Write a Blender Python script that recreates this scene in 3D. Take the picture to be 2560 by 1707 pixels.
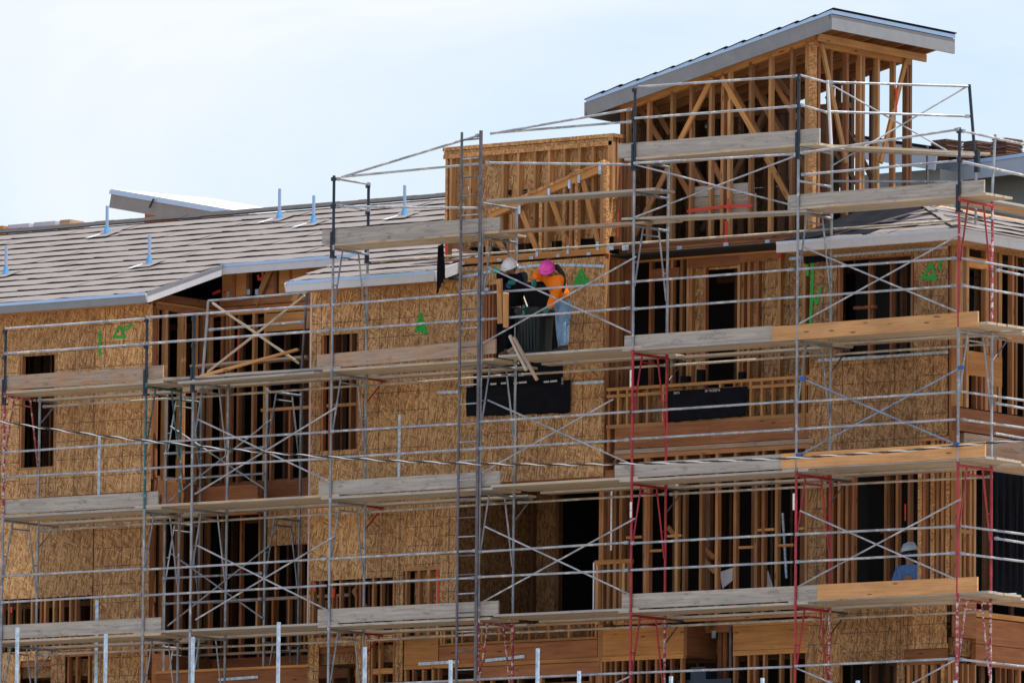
import bpy, bmesh, math, random
from mathutils import Vector, Matrix
random.seed(7)
R = math.radians
for o in list(bpy.data.objects): bpy.data.objects.remove(o)
scene = bpy.context.scene
COL = scene.collection

# ------------------------------------------------------------------ camera
FPX, TH, PH, RO = 23800.64, 0.648440245, 0.105053829, 0.00965697
CAM = Vector((89.1572, -120.8381, -6.8026))
FW = Vector((-math.sin(TH)*math.cos(PH), math.cos(TH)*math.cos(PH), math.sin(PH)))
RT = Vector((math.cos(TH), math.sin(TH), 0))
UP = RT.cross(FW)
cr, sr = math.cos(RO), math.sin(RO)
RT2 = RT*cr + UP*sr           # image axes, tilted by the slight roll of the hand-held shot
UP2 = UP*cr - RT*sr
cd = bpy.data.cameras.new('camera'); cam = bpy.data.objects.new('camera', cd); COL.objects.link(cam)
m3 = Matrix((RT2, UP2, -FW)).transposed()
cam.matrix_world = Matrix.Translation(CAM) @ m3.to_4x4()
cd.sensor_width = 36; cd.lens = FPX/2560*36; cd.clip_start = 1; cd.clip_end = 6000
scene.camera = cam

# ------------------------------------------------------------------ sky and sun
SUN = Vector((0.26, 0.10, 0.96)).normalized()
elev = math.asin(SUN.z); azim = math.atan2(SUN.x, SUN.y)
w = bpy.data.worlds.new('World'); scene.world = w; w.use_nodes = True
nt = w.node_tree; nt.nodes.clear()
out = nt.nodes.new('ShaderNodeOutputWorld'); bg = nt.nodes.new('ShaderNodeBackground')
sky = nt.nodes.new('ShaderNodeTexSky'); sky.sky_type = 'NISHITA'; sky.sun_disc = False
sky.sun_elevation = elev; sky.sun_rotation = azim
sky.air_density = 1.0; sky.dust_density = 1.2; sky.ozone_density = 1.0
tc = nt.nodes.new('ShaderNodeTexCoord'); mp = nt.nodes.new('ShaderNodeMapping')
mp.inputs['Scale'].default_value = (5, 5, 14); mp.inputs['Rotation'].default_value = (0.12, 0.2, 0)
nz = nt.nodes.new('ShaderNodeTexNoise'); nz.inputs['Scale'].default_value = 1.6; nz.inputs['Detail'].default_value = 7; nz.inputs['Roughness'].default_value = 0.55
nz.inputs['Distortion'].default_value = 0.6
cramp = nt.nodes.new('ShaderNodeValToRGB')
cramp.color_ramp.elements[0].position = 0.36; cramp.color_ramp.elements[0].color = (0.12, 0.12, 0.12, 1)
cramp.color_ramp.elements[1].position = 0.70; cramp.color_ramp.elements[1].color = (0.85, 0.85, 0.85, 1)
mix = nt.nodes.new('ShaderNodeMix'); mix.data_type = 'RGBA'
nt.links.new(tc.outputs['Generated'], mp.inputs['Vector']); nt.links.new(mp.outputs['Vector'], nz.inputs['Vector'])
nt.links.new(nz.outputs['Fac'], cramp.inputs['Fac']); nt.links.new(cramp.outputs['Color'], mix.inputs[0])
nt.links.new(sky.outputs['Color'], mix.inputs[6])
mix.inputs[7].default_value = (5.35, 5.45, 5.7, 1)       # thin high cloud veil over the whole sky
bg.inputs['Strength'].default_value = 0.125
nt.links.new(mix.outputs[2], bg.inputs['Color']); nt.links.new(bg.outputs['Background'], out.inputs['Surface'])
sl = bpy.data.lights.new('sun', 'SUN'); sl.energy = 4.2; sl.angle = R(0.6); sl.color = (1.0, 0.955, 0.89)
so = bpy.data.objects.new('sun', sl); COL.objects.link(so)
so.rotation_euler = SUN.to_track_quat('Z', 'Y').to_euler(); so.location = (0, 0, 40)
scene.view_settings.view_transform = 'Standard'; scene.view_settings.look = 'None'
scene.view_settings.exposure = 0.56; scene.view_settings.gamma = 1.0

# ------------------------------------------------------------------ pixel -> world helpers
VIEW = dict(F=(0,0,1.08844),a=(0,450,.36565),b=(0,1000,.45097),c=(780,300,.44652),d=(780,1000,.45097),e=(1440,0,.47619),
  f=(1500,550,.38265),g=(1960,450,.44643),h=(1500,1100,.3871),i=(1960,1100,.3871),j=(1080,620,.1913),k=(340,700,.21259),
  l=(1900,150,.28696),m=(2200,560,.31888),n=(1080,300,.25515),o=(2200,1060,.41284),P=(1450,200,.28061),Q=(1880,0,.26786),
  T=(0,560,.14033),T2=(600,480,.22109))
def ray(v, x, y):
    a, b, s = VIEW[v]; u = a+x*s-1280; t = b+y*s-853.5
    return FW*FPX + RT2*u - UP2*t
def at(v, x, y, axis='y', val=0.0):
    d = ray(v, x, y); k = 'xyz'.index(axis); t = (val-CAM[k])/d[k]; return CAM + d*t
def on(v, x, y, p0, n):
    d = ray(v, x, y); n = Vector(n); t = (Vector(p0)-CAM).dot(n)/d.dot(n); return CAM + d*t

# ------------------------------------------------------------------ object helpers
W = {}
def link(name, data, parent=None, mw=None, kind=None, label=None, cat=None, group=None):
    o = bpy.data.objects.new(name, data); COL.objects.link(o)
    mw = mw.copy() if mw is not None else Matrix.Identity(4)
    if parent is not None:
        o.parent = parent; o.matrix_parent_inverse = W[parent.name].inverted()
    o.matrix_basis = mw; W[o.name] = mw
    if kind: o['kind'] = kind
    if label: o['label'] = label
    if cat: o['category'] = cat
    if group: o['group'] = group
    return o
def thing(name, label, cat, loc=(0,0,0), group=None):
    o = link(name, None, None, Matrix.Translation(Vector(loc)), None, label, cat, group)
    o.empty_display_size = 0.2; return o
class MB:
    def __init__(s): s.v = []; s.f = []; s.smooth = []
    def add(s, vs, fs, sm=False):
        b = len(s.v); s.v += [tuple(v) for v in vs]; s.f += [tuple(b+i for i in f) for f in fs]; s.smooth += [sm]*len(fs)
    def box(s, x0, x1, y0, y1, z0, z1):
        s.add([(x0,y0,z0),(x1,y0,z0),(x1,y1,z0),(x0,y1,z0),(x0,y0,z1),(x1,y0,z1),(x1,y1,z1),(x0,y1,z1)],
              [(0,3,2,1),(4,5,6,7),(0,1,5,4),(1,2,6,5),(2,3,7,6),(3,0,4,7)])
    def beam(s, p, q, w, h, up=(0,0,1)):
        p = Vector(p); q = Vector(q); M, L = frame_mat(p, q, up)
        x, y, z = L/2, w/2, h/2
        vs = [M @ Vector(c) for c in [(-x,-y,-z),(x,-y,-z),(x,y,-z),(-x,y,-z),(-x,-y,z),(x,-y,z),(x,y,z),(-x,y,z)]]
        s.add(vs, [(0,3,2,1),(4,5,6,7),(0,1,5,4),(1,2,6,5),(2,3,7,6),(3,0,4,7)])
    def tube(s, pts, r, n=8, caps=True):
        pts = [Vector(p) for p in pts]; rs = r if isinstance(r, (list, tuple)) else [r]*len(pts)
        rings = []; ref = Vector((0.31, 0.22, 0.92))
        for k, p in enumerate(pts):
            d = (pts[min(k+1, len(pts)-1)] - pts[max(k-1, 0)]).normalized()
            if abs(d.dot(ref)) > 0.97: ref = Vector((0.9, 0.3, 0.1))
            a = d.cross(ref).normalized(); b = d.cross(a)
            rings.append([p + (a*math.cos(2*math.pi*i/n) + b*math.sin(2*math.pi*i/n))*rs[k] for i in range(n)])
        vs = [v for rg in rings for v in rg]; fs = []
        for k in range(len(pts)-1):
            for i in range(n): fs.append((k*n+i, k*n+(i+1)%n, (k+1)*n+(i+1)%n, (k+1)*n+i))
        s.add(vs, fs, True)
        if caps:
            s.add(rings[0], [tuple(range(n))[::-1]]); s.add(rings[-1], [tuple(range(n))])
    def poly(s, pts, t, nrm):
        nrm = Vector(nrm).normalized()*t; n = len(pts); a = [Vector(p) for p in pts]; b = [p+nrm for p in a]
        s.add(a+b, [tuple(range(n))[::-1], tuple(range(n, 2*n))] + [(i, (i+1)%n, n+(i+1)%n, n+i) for i in range(n)])
    def mesh(s, name, mat=None):
        me = bpy.data.meshes.new(name); me.from_pydata(s.v, [], s.f)
        bm = bmesh.new(); bm.from_mesh(me); bmesh.ops.recalc_face_normals(bm, faces=bm.faces); bm.to_mesh(me); bm.free()
        for k, p in enumerate(me.polygons): p.use_smooth = s.smooth[k] if k < len(s.smooth) else False
        if mat: me.materials.append(mat)
        return me
    def build(s, name, mat, parent=None, mw=None, **kw):
        return link(name, s.mesh(name, mat), parent, mw, **kw)
def frame_mat(p, q, up=(0,0,1)):
    d = q-p; L = d.length; x = d/L; u = Vector(up)
    if abs(x.dot(u)) > 0.99: u = Vector((0,1,0))
    y = u.cross(x).normalized(); z = x.cross(y)
    return Matrix.Translation((p+q)/2) @ Matrix((x, y, z)).transposed().to_4x4(), L
CACHE = {}
def boxmesh(L, w, h, mat):
    k = (round(L, 2), round(w, 3), round(h, 3), mat.name)
    if k not in CACHE:
        b = MB(); b.box(-k[0]/2, k[0]/2, -k[1]/2, k[1]/2, -k[2]/2, k[2]/2); CACHE[k] = b.mesh('timber', mat)
    return CACHE[k]
def timber(name, p, q, w, h, mat, parent, up=(0,0,1), **kw):
    """one length of lumber between p and q; w across, h along 'up'"""
    p = Vector(p); q = Vector(q); M, L = frame_mat(p, q, up)
    return link(name, boxmesh(L, w, h, mat), parent, M, **kw)
def tubeobj(name, p, q, r, mat, parent, n=8, **kw):
    p = Vector(p); q = Vector(q); M, L = frame_mat(p, q)
    k = ('tube', round(L, 2), round(r, 4), mat.name, n)
    if k not in CACHE:
        b = MB(); b.tube([(-k[1]/2,0,0),(k[1]/2,0,0)], r, n); CACHE[k] = b.mesh('pipe', mat)
    return link(name, CACHE[k], parent, M, **kw)

# ------------------------------------------------------------------ materials
def nodemat(name):
    m = bpy.data.materials.new(name); m.use_nodes = True; n = m.node_tree; n.nodes.clear()
    o = n.nodes.new('ShaderNodeOutputMaterial'); b = n.nodes.new('ShaderNodeBsdfPrincipled')
    n.links.new(b.outputs['BSDF'], o.inputs['Surface']); return m, n, b
def N(n, t, **kw):
    x = n.nodes.new(t)
    for k, v in kw.items():
        if k in x.inputs: x.inputs[k].default_value = v
        else: setattr(x, k, v)
    return x
def mixc(n, fac, a, b, mode='MIX'):
    x = n.nodes.new('ShaderNodeMix'); x.data_type = 'RGBA'; x.blend_type = mode
    for i, v in ((0, fac), (6, a), (7, b)):
        if isinstance(v, (int, float)): x.inputs[i].default_value = v
        elif isinstance(v, tuple): x.inputs[i].default_value = (*v[:3], 1)
        else: n.links.new(v, x.inputs[i])
    return x.outputs[2]
def ramp(n, src, stops):
    r = n.nodes.new('ShaderNodeValToRGB'); e = r.color_ramp.elements
    while len(e) < len(stops): e.new(0.5)
    for k, (p, c) in enumerate(stops):
        e[k].position = p; e[k].color = (c, c, c, 1) if isinstance(c, (int, float)) else (*c, 1)
    n.links.new(src, r.inputs['Fac']); return r.outputs['Color']
def coords(n, space, scale, rot=(0,0,0), rand=True):
    t = N(n, 'ShaderNodeTexCoord'); src = t.outputs['Object']
    if space == 'world': src = N(n, 'ShaderNodeNewGeometry').outputs['Position']
    if rand and space != 'world':
        oi = N(n, 'ShaderNodeObjectInfo'); mul = N(n, 'ShaderNodeMath', operation='MULTIPLY'); mul.inputs[1].default_value = 57.0
        n.links.new(oi.outputs['Random'], mul.inputs[0])
        ad = N(n, 'ShaderNodeVectorMath', operation='ADD'); n.links.new(src, ad.inputs[0]); n.links.new(mul.outputs[0], ad.inputs[1]); src = ad.outputs[0]
    mp = N(n, 'ShaderNodeMapping', vector_type='TEXTURE'); mp.inputs['Scale'].default_value = tuple(1.0/k for k in scale); mp.inputs['Rotation'].default_value = rot
    n.links.new(src, mp.inputs['Vector']); return mp.outputs['Vector']
def bump(n, b, h, s, d=0.01):
    x = N(n, 'ShaderNodeBump'); x.inputs['Strength'].default_value = s; x.inputs['Distance'].default_value = d
    n.links.new(h, x.inputs['Height']); n.links.new(x.outputs['Normal'], b.inputs['Normal'])
def plain(name, col, rough=0.6, metal=0.0, var=0.15, scale=9, spec=0.4):
    m, n, b = nodemat(name)
    v = coords(n, 'object', (scale,)*3); z = N(n, 'ShaderNodeTexNoise', Scale=1.0, Detail=5.0, Roughness=0.65); n.links.new(v, z.inputs['Vector'])
    c = ramp(n, z.outputs['Fac'], [(0.3, tuple(x*(1-var) for x in col)), (0.7, tuple(min(1, x*(1+var)) for x in col))])
    n.links.new(c, b.inputs['Base Color']); b.inputs['Roughness'].default_value = rough; b.inputs['Metallic'].default_value = metal
    b.inputs['Specular IOR Level'].default_value = spec; return m
def wood(name, dark, light, grey=None, greyamt=0.0, spread=0.35, knots=True, grain=1.0):
    m, n, b = nodemat(name)
    v = coords(n, 'object', (1.3, 26, 26)); z = N(n, 'ShaderNodeTexNoise', Scale=1.0, Detail=6.0, Roughness=0.62, Distortion=0.4); n.links.new(v, z.inputs['Vector'])
    c = ramp(n, z.outputs['Fac'], [(0.28, dark), (0.72, light)])
    v2 = coords(n, 'object', (0.9, 3, 3)); z2 = N(n, 'ShaderNodeTexNoise', Scale=1.3, Detail=4.0, Roughness=0.6); n.links.new(v2, z2.inputs['Vector'])
    f = ramp(n, z2.outputs['Fac'], [(0.35, 0.78), (0.65, 1.12)]); c = mixc(n, 0.8, c, f, 'MULTIPLY')
    oi = N(n, 'ShaderNodeObjectInfo')
    r1 = ramp(n, oi.outputs['Random'], [(0.0, (1-spread, 1-spread*1.05, 1-spread*1.15)), (0.5, (1, 0.97, 0.93)), (1.0, (1+spread*0.55, 1+spread*0.5, 1+spread*0.35))])
    c = mixc(n, 1.0, c, r1, 'MULTIPLY')
    if knots:
        v3 = coords(n, 'object', (2.1, 9, 9)); vo = N(n, 'ShaderNodeTexVoronoi', Scale=1.0); n.links.new(v3, vo.inputs['Vector'])
        k = ramp(n, vo.outputs['Distance'], [(0.07, 1.0), (0.16, 0.0)]); c = mixc(n, k, c, tuple(x*0.35 for x in dark))
    if grey:
        v4 = coords(n, 'object', (1.2, 4, 4)); z4 = N(n, 'ShaderNodeTexNoise', Scale=1.6, Detail=8.0, Roughness=0.7); n.links.new(v4, z4.inputs['Vector'])
        k = ramp(n, z4.outputs['Fac'], [(0.42-greyamt*0.35, 0.0), (0.66-greyamt*0.35, 1.0)])
        gv = mixc(n, 1.0, grey, ramp(n, z.outputs['Fac'], [(0.3, (0.66, 0.65, 0.64)), (0.7, (1.15, 1.15, 1.14))]), 'MULTIPLY'); c = mixc(n, k, c, gv)
        v5 = coords(n, 'object', (3, 11, 11)); z5 = N(n, 'ShaderNodeTexNoise', Scale=1.2, Detail=8.0, Roughness=0.75); n.links.new(v5, z5.inputs['Vector'])
        k2 = ramp(n, z5.outputs['Fac'], [(0.55, 0.0), (0.66, 0.85)]); c = mixc(n, k2, c, tuple(x*0.42 for x in grey))
        k3 = ramp(n, z5.outputs['Fac'], [(0.25, 0.6), (0.36, 0.0)]); c = mixc(n, k3, c, tuple(min(0.8, x*1.35) for x in grey))
    n.links.new(c, b.inputs['Base Color']); b.inputs['Roughness'].default_value = 0.75; b.inputs['Specular IOR Level'].default_value = 0.25
    bump(n, b, z.outputs['Fac'], 0.35*grain, 0.004); return m
def osb(name, tint=(1, 1, 1), lines=False, scale=1.0, contrast=1.0):
    """strand board: three sheets of stretched cells laid at different angles"""
    m, n, b = nodemat(name); c = None
    base = [(0.36, 0.185, 0.080), (0.57, 0.34, 0.155), (0.76, 0.505, 0.255)]
    base = [tuple(x*t for x, t in zip(k, tint)) for k in base]
    for i, (ang, sx, sz) in enumerate(((1.15, 9, 46), (-0.95, 10, 50), (1.75, 9, 44), (0.5, 8, 46), (-1.35, 9, 52))):
        v = coords(n, 'object', (sx*scale, 30, sz*scale), (0, ang, 0))
        ns = N(n, 'ShaderNodeTexNoise', Scale=0.35, Detail=2.0); n.links.new(v, ns.inputs['Vector'])
        ad = N(n, 'ShaderNodeVectorMath', operation='ADD'); n.links.new(v, ad.inputs[0])
        sb = N(n, 'ShaderNodeVectorMath', operation='SCALE'); sb.inputs['Scale'].default_value = 1.4; n.links.new(ns.outputs['Color'], sb.inputs[0]); n.links.new(sb.outputs[0], ad.inputs[1])
        vo = N(n, 'ShaderNodeTexVoronoi', Scale=1.0, Randomness=1.0); n.links.new(ad.outputs[0], vo.inputs['Vector'])
        sp = N(n, 'ShaderNodeSeparateColor'); n.links.new(vo.outputs['Color'], sp.inputs[0])
        cc = ramp(n, sp.outputs[0], [(0.0, tuple(x*(1-0.30*contrast) for x in base[0])), (0.22, base[0]), (0.6, base[1]), (1.0, base[2])])
        c = cc if c is None else mixc(n, ramp(n, sp.outputs[1], [(0.52, 0.0), (0.56, 1.0)]), c, cc)
    v = coords(n, 'world', (0.8, 0.8, 0.8)); z = N(n, 'ShaderNodeTexNoise', Scale=1.0, Detail=6.0, Roughness=0.6); n.links.new(v, z.inputs['Vector'])
    c = mixc(n, 0.75, c, ramp(n, z.outputs['Fac'], [(0.34, (0.72, 0.71, 0.72)), (0.62, (1.08, 1.06, 1.02))]), 'MULTIPLY')
    oi = N(n, 'ShaderNodeObjectInfo'); c = mixc(n, 1.0, c, ramp(n, oi.outputs['Random'], [(0, (0.76, 0.74, 0.73)), (1, (1.12, 1.10, 1.06))]), 'MULTIPLY')
    if lines:
        t = N(n, 'ShaderNodeTexCoord'); sx = N(n, 'ShaderNodeSeparateXYZ'); n.links.new(t.outputs['Object'], sx.inputs[0])
        for ax, per, wd in (('X', 0.406, 0.007), ('Z', 0.305, 0.0055)):
            md = N(n, 'ShaderNodeMath', operation='PINGPONG'); md.inputs[1].default_value = per/2; n.links.new(sx.outputs[ax], md.inputs[0])
            lt = N(n, 'ShaderNodeMath', operation='LESS_THAN'); lt.inputs[1].default_value = wd; n.links.new(md.outputs[0], lt.inputs[0])
            nn = N(n, 'ShaderNodeTexNoise', Scale=14.0, Detail=3.0); n.links.new(t.outputs['Object'], nn.inputs['Vector'])
            ml = N(n, 'ShaderNodeMath', operation='MULTIPLY'); n.links.new(lt.outputs[0], ml.inputs[0]); n.links.new(ramp(n, nn.outputs['Fac'], [(0.36, 0.0), (0.46, 0.85)]), ml.inputs[1])
            c = mixc(n, ml.outputs[0], c, (0.055, 0.04, 0.03))
    n.links.new(c, b.inputs['Base Color']); b.inputs['Roughness'].default_value = 0.72; b.inputs['Specular IOR Level'].default_value = 0.25
    return m
def worn(name, col, under, amt=0.5, rough=0.5, metal=0.0, sc=(14, 14, 14)):
    m, n, b = nodemat(name)
    v = coords(n, 'object', sc); z = N(n, 'ShaderNodeTexNoise', Scale=1.0, Detail=7.0, Roughness=0.72); n.links.new(v, z.inputs['Vector'])
    k = ramp(n, z.outputs['Fac'], [(amt, 0.0), (amt+0.07, 1.0)])
    z2 = N(n, 'ShaderNodeTexNoise', Scale=0.35, Detail=4.0, Roughness=0.6); n.links.new(v, z2.inputs['Vector'])
    cc = ramp(n, z2.outputs['Fac'], [(0.35, tuple(x*0.62 for x in col)), (0.65, tuple(min(1, x*1.2) for x in col))])
    c = mixc(n, k, cc, under); n.links.new(c, b.inputs['Base Color'])
    b.inputs['Roughness'].default_value = rough; b.inputs['Metallic'].default_value = metal; return m

M = {}
M['stud'] = wood('stud_fir', (0.29, 0.125, 0.053), (0.48, 0.245, 0.11), spread=0.45)
M['pale'] = wood('stud_pale', (0.38, 0.19, 0.078), (0.57, 0.32, 0.14), spread=0.3)
M['red'] = wood('beam_red_fir', (0.25, 0.095, 0.042), (0.41, 0.18, 0.083), spread=0.35)
M['glulam'] = wood('beam_orange', (0.43, 0.19, 0.062), (0.62, 0.32, 0.115), spread=0.25)
M['dkstud'] = wood('stud_room_shaded', (0.12, 0.06, 0.034), (0.23, 0.125, 0.066), spread=0.35)  # stud wood darkened for unlit rooms: shade put into the colour
M['grey'] = wood('plank_grey', (0.42, 0.33, 0.24), (0.56, 0.47, 0.36), grey=(0.43, 0.40, 0.365), greyamt=0.9, spread=0.16, knots=False)
M['greyw'] = wood('plank_grey_warm', (0.47, 0.35, 0.23), (0.62, 0.50, 0.35), grey=(0.46, 0.43, 0.39), greyamt=0.45, spread=0.16, knots=False)
M['new'] = wood('plank_new', (0.52, 0.26, 0.10), (0.70, 0.40, 0.19), spread=0.12)
M['tan'] = wood('plank_brown', (0.36, 0.20, 0.11), (0.50, 0.31, 0.19), grey=(0.40, 0.32, 0.26), greyamt=0.2, spread=0.2)
M['under'] = wood('plank_tan', (0.48, 0.34, 0.19), (0.66, 0.50, 0.30), grey=(0.5, 0.45, 0.38), greyamt=0.25, spread=0.2, knots=False)
M['osb'] = osb('osb_sheathing'); M['osbl'] = osb('osb_sheathing_ruled', (0.97, 0.95, 0.95), True)
M['osbd'] = osb('osb_shaded', (0.72, 0.69, 0.70), True); M['osbin'] = osb('osb_room_shaded', (0.55, 0.52, 0.52)); M['roomshade'] = plain('room_shade', (0.010, 0.010, 0.013), 0.8, 0, 0.2, 2)  # tints carry shade: dimmer right side, unlit rooms, near-black room backs
M['lsl'] = osb('strand_lumber', (1.02, 0.9, 0.8), False, 1.6, 1.1)
M['galv'] = worn('galvanised_pipe', (0.30, 0.33, 0.37), (0.56, 0.56, 0.56), 0.58, 0.5, 0.35, (9, 9, 9))
M['rail'] = worn('galvanised_rail', (0.36, 0.38, 0.42), (0.62, 0.61, 0.61), 0.54, 0.5, 0.25, (7, 16, 16))
M['tanrail'] = worn('tan_rail', (0.40, 0.35, 0.28), (0.56, 0.51, 0.44), 0.52, 0.8, 0.0, (7, 16, 16))  # tan variant for the rails on the inner legs
M['steel'] = worn('dark_steel', (0.135, 0.125, 0.14), (0.30, 0.29, 0.30), 0.6, 0.5, 0.3, (12, 12, 12))
M['redp'] = worn('red_paint', (0.40, 0.022, 0.035), (0.30, 0.05, 0.05), 0.63, 0.4)
M['redw'] = worn('red_paint_worn', (0.36, 0.03, 0.045), (0.62, 0.56, 0.56), 0.50, 0.5)
M['teal'] = worn('teal_paint', (0.03, 0.13, 0.15), (0.4, 0.42, 0.44), 0.58, 0.45)
M['navy'] = plain('navy_paint', (0.014, 0.026, 0.045), 0.4, 0.1, 0.3)
M['blue'] = plain('blue_paint', (0.02, 0.09, 0.36), 0.45)
M['white'] = plain('white_tape', (0.8, 0.8, 0.82), 0.6)
M['fwhite'] = plain('fascia_white', (0.56, 0.56, 0.59), 0.6, 0, 0.06, 5)
M['fgrey'] = plain('fascia_grey', (0.225, 0.235, 0.25), 0.65, 0, 0.10, 4)
M['drip'] = plain('drip_edge', (0.40, 0.56, 0.80), 0.35, 0.25, 0.05, 3)
M['tile'] = plain('roof_tile', (0.20, 0.178, 0.17), 0.85, 0, 0.11, 14, 0.2)
M['felt'] = plain('roof_felt', (0.010, 0.011, 0.015), 0.9, 0, 0.5, 3, 0.08)
M['membrane'] = plain('black_membrane', (0.0045, 0.0055, 0.010), 0.7, 0, 0.5, 5, 0.12)
M['print'] = plain('white_print', (0.55, 0.57, 0.6), 0.6)
M['strap'] = worn('metal_strap', (0.52, 0.66, 0.82), (0.28, 0.36, 0.46), 0.55, 0.4, 0.3, (40, 20, 20))
M['green'] = plain('green_spray', (0.02, 0.42, 0.05), 0.6, 0, 0.3, 30)
M['redspray'] = plain('red_spray', (0.75, 0.05, 0.03), 0.6, 0, 0.2, 30)
def spraymat(name, col):
    m, n, b = nodemat(name); b.inputs['Base Color'].default_value = (*col, 1); b.inputs['Roughness'].default_value = 0.7
    z = N(n, 'ShaderNodeTexNoise', Scale=38.0, Detail=5.0, Roughness=0.8); n.links.new(N(n, 'ShaderNodeNewGeometry').outputs['Position'], z.inputs['Vector'])
    tr = N(n, 'ShaderNodeBsdfTransparent'); mx = N(n, 'ShaderNodeMixShader'); n.links.new(ramp(n, z.outputs['Fac'], [(0.34, 0.4), (0.5, 1.0)]), mx.inputs[0])
    n.links.new(tr.outputs[0], mx.inputs[1]); n.links.new(b.outputs[0], mx.inputs[2]); n.links.new(mx.outputs[0], n.nodes['Material Output'].inputs['Surface']); return m
M['green'] = spraymat('green_spray', (0.02, 0.40, 0.05)); M['redspray'] = spraymat('red_spray', (0.68, 0.05, 0.03))
M['vent'] = plain('vent_metal', (0.34, 0.47, 0.66), 0.4, 0.3, 0.08, 4)
M['black'] = plain('black_plastic', (0.012, 0.014, 0.015), 0.45, 0, 0.3)
M['bin'] = plain('bin_plastic', (0.009, 0.016, 0.018), 0.5, 0, 0.25)
M['stucco'] = plain('grey_stucco', (0.26, 0.27, 0.255), 0.9, 0, 0.12, 2)
M['underlay'] = plain('white_underlay', (0.72, 0.73, 0.75), 0.5, 0, 0.08, 3)
# ------------------------------------------------------------------ the ground: one hillside sheet, a level dirt terrace round the building
def gz(x, y):
    # distance downhill from the terrace edge, towards the street where the photographer stands
    d = -(y + 9) if y < -9 else 0
    t = min(1, d/95.0); s = t*t*(3-2*t)
    return 0.5 - 8.9*s
mb = MB(); xs = [-2500, -900, -400] + [-160+20*i for i in range(21)] + [500, 1000, 2500]; ys = [-2500, -900, -300] + [-180+9*i for i in range(26)] + [120, 300, 900, 2500]
for y in ys:
    for x in xs: mb.v.append((x, y, gz(x, y)))
nx = len(xs)
for j in range(len(ys)-1):
    for i in range(nx-1): mb.f.append((j*nx+i, j*nx+i+1, (j+1)*nx+i+1, (j+1)*nx+i)); mb.smooth.append(True)
gm, gn, gb = nodemat('graded_dirt')
v = coords(gn, 'world', (0.25,)*3); z = N(gn, 'ShaderNodeTexNoise', Scale=1.0, Detail=9.0, Roughness=0.65); gn.links.new(v, z.inputs['Vector'])
gn.links.new(ramp(gn, z.outputs['Fac'], [(0.3, (0.235, 0.195, 0.158)), (0.7, (0.345, 0.295, 0.245))]), gb.inputs['Base Color']); gb.inputs['Roughness'].default_value = 0.95
bump(gn, gb, z.outputs['Fac'], 0.6, 0.1)
mb.build('ground', gm, kind='structure')

# ------------------------------------------------------------------ the timber building
TX0_ = -2.0
YW = 1.5                       # face of the main walls
BZ = 0.55                      # foot of the walls
bld = thing('timber_building', 'large timber framed apartment building under construction, sheathed in strand board behind scaffolding', 'building', (-4, 4, BZ))
def plates(name, beams, mat, parent=None):
    b = MB(); b.box(*beams[0]); o = b.build(name, mat, parent or bld)
    for bb in beams[1:]:
        b = MB(); b.box(*bb); b.build('plate', mat, o)
    return o
def sub_rects(r, hole):
    x0, x1, z0, z1 = r; a, b, c, d = hole
    if b <= x0 or a >= x1 or d <= z0 or c >= z1: return [r]
    o = []
    if a > x0: o.append((x0, a, z0, z1))
    if b < x1: o.append((b, x1, z0, z1))
    m0, m1 = max(x0, a), min(x1, b)
    if c > z0: o.append((m0, m1, z0, c))
    if d < z1: o.append((m0, m1, d, z1))
    return o
PANEL = {}
def panel(dx, dz, mat, t=0.012):
    k = (round(dx, 2), round(dz, 2), mat.name, t)
    if k not in PANEL:
        b = MB(); b.box(-dx/2, dx/2, -t/2, t/2, -dz/2, dz/2); PANEL[k] = b.mesh('board', mat)
    return PANEL[k]
def sheathe(parent, xs, zs, y, holes=(), mats=None, axis='y', ruled=0.45):
    """strand-board sheets laid in the cells of xs x zs, cut round the holes"""
    for i in range(len(xs)-1):
        for j in range(len(zs)-1):
            rs = [(xs[i], xs[i+1], zs[j], zs[j+1])]
            for h in holes: rs = [q for r in rs for q in sub_rects(r, h)]
            mt = mats or (M['osbl'] if random.random() < ruled else M['osb'])
            for (a, b, c, d) in rs:
                if b-a < 0.04 or d-c < 0.03: continue
                g = 0.0035; jy = random.uniform(-0.002, 0.002)
                if axis == 'y': mw = Matrix.Translation(((a+b)/2, y-0.006+jy, (c+d)/2))
                else: mw = Matrix.Translation((y+0.006+jy, (a+b)/2, (c+d)/2)) @ Matrix.Rotation(R(90), 4, 'Z')
                link('sheathing_panel', panel(b-a-g, d-c-g, mt), parent, mw)
def vstud(x, y, z0, z1, parent, mat=None, w=0.038, d=0.089, axis='y', name='stud'):
    """upright timber; its narrow face w shows on the wall plane, depth d runs into the wall"""
    mat = mat or random.choice([M['stud'], M['stud'], M['stud'], M['pale'], M['red']])
    if axis == 'y': timber(name, (x, y+d/2+0.001, z0), (x, y+d/2+0.001, z1), d, w, mat, parent, up=(1, 0, 0))
    else: timber(name, (y-d/2-0.001, x, z0), (y-d/2-0.001, x, z1), w, d, mat, parent, up=(1, 0, 0))
def hbeam(name, x0, x1, y, z0, z1, parent, mat, d=0.089, axis='y'):
    yy = y+d/2; zc = (z0+z1)/2
    if axis == 'y': timber(name, (x0, yy, zc), (x1, yy, zc), d, z1-z0, mat, parent)
    else: timber(name, (y-d/2, x0, zc), (y-d/2, x1, zc), d, z1-z0, mat, parent)
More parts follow.
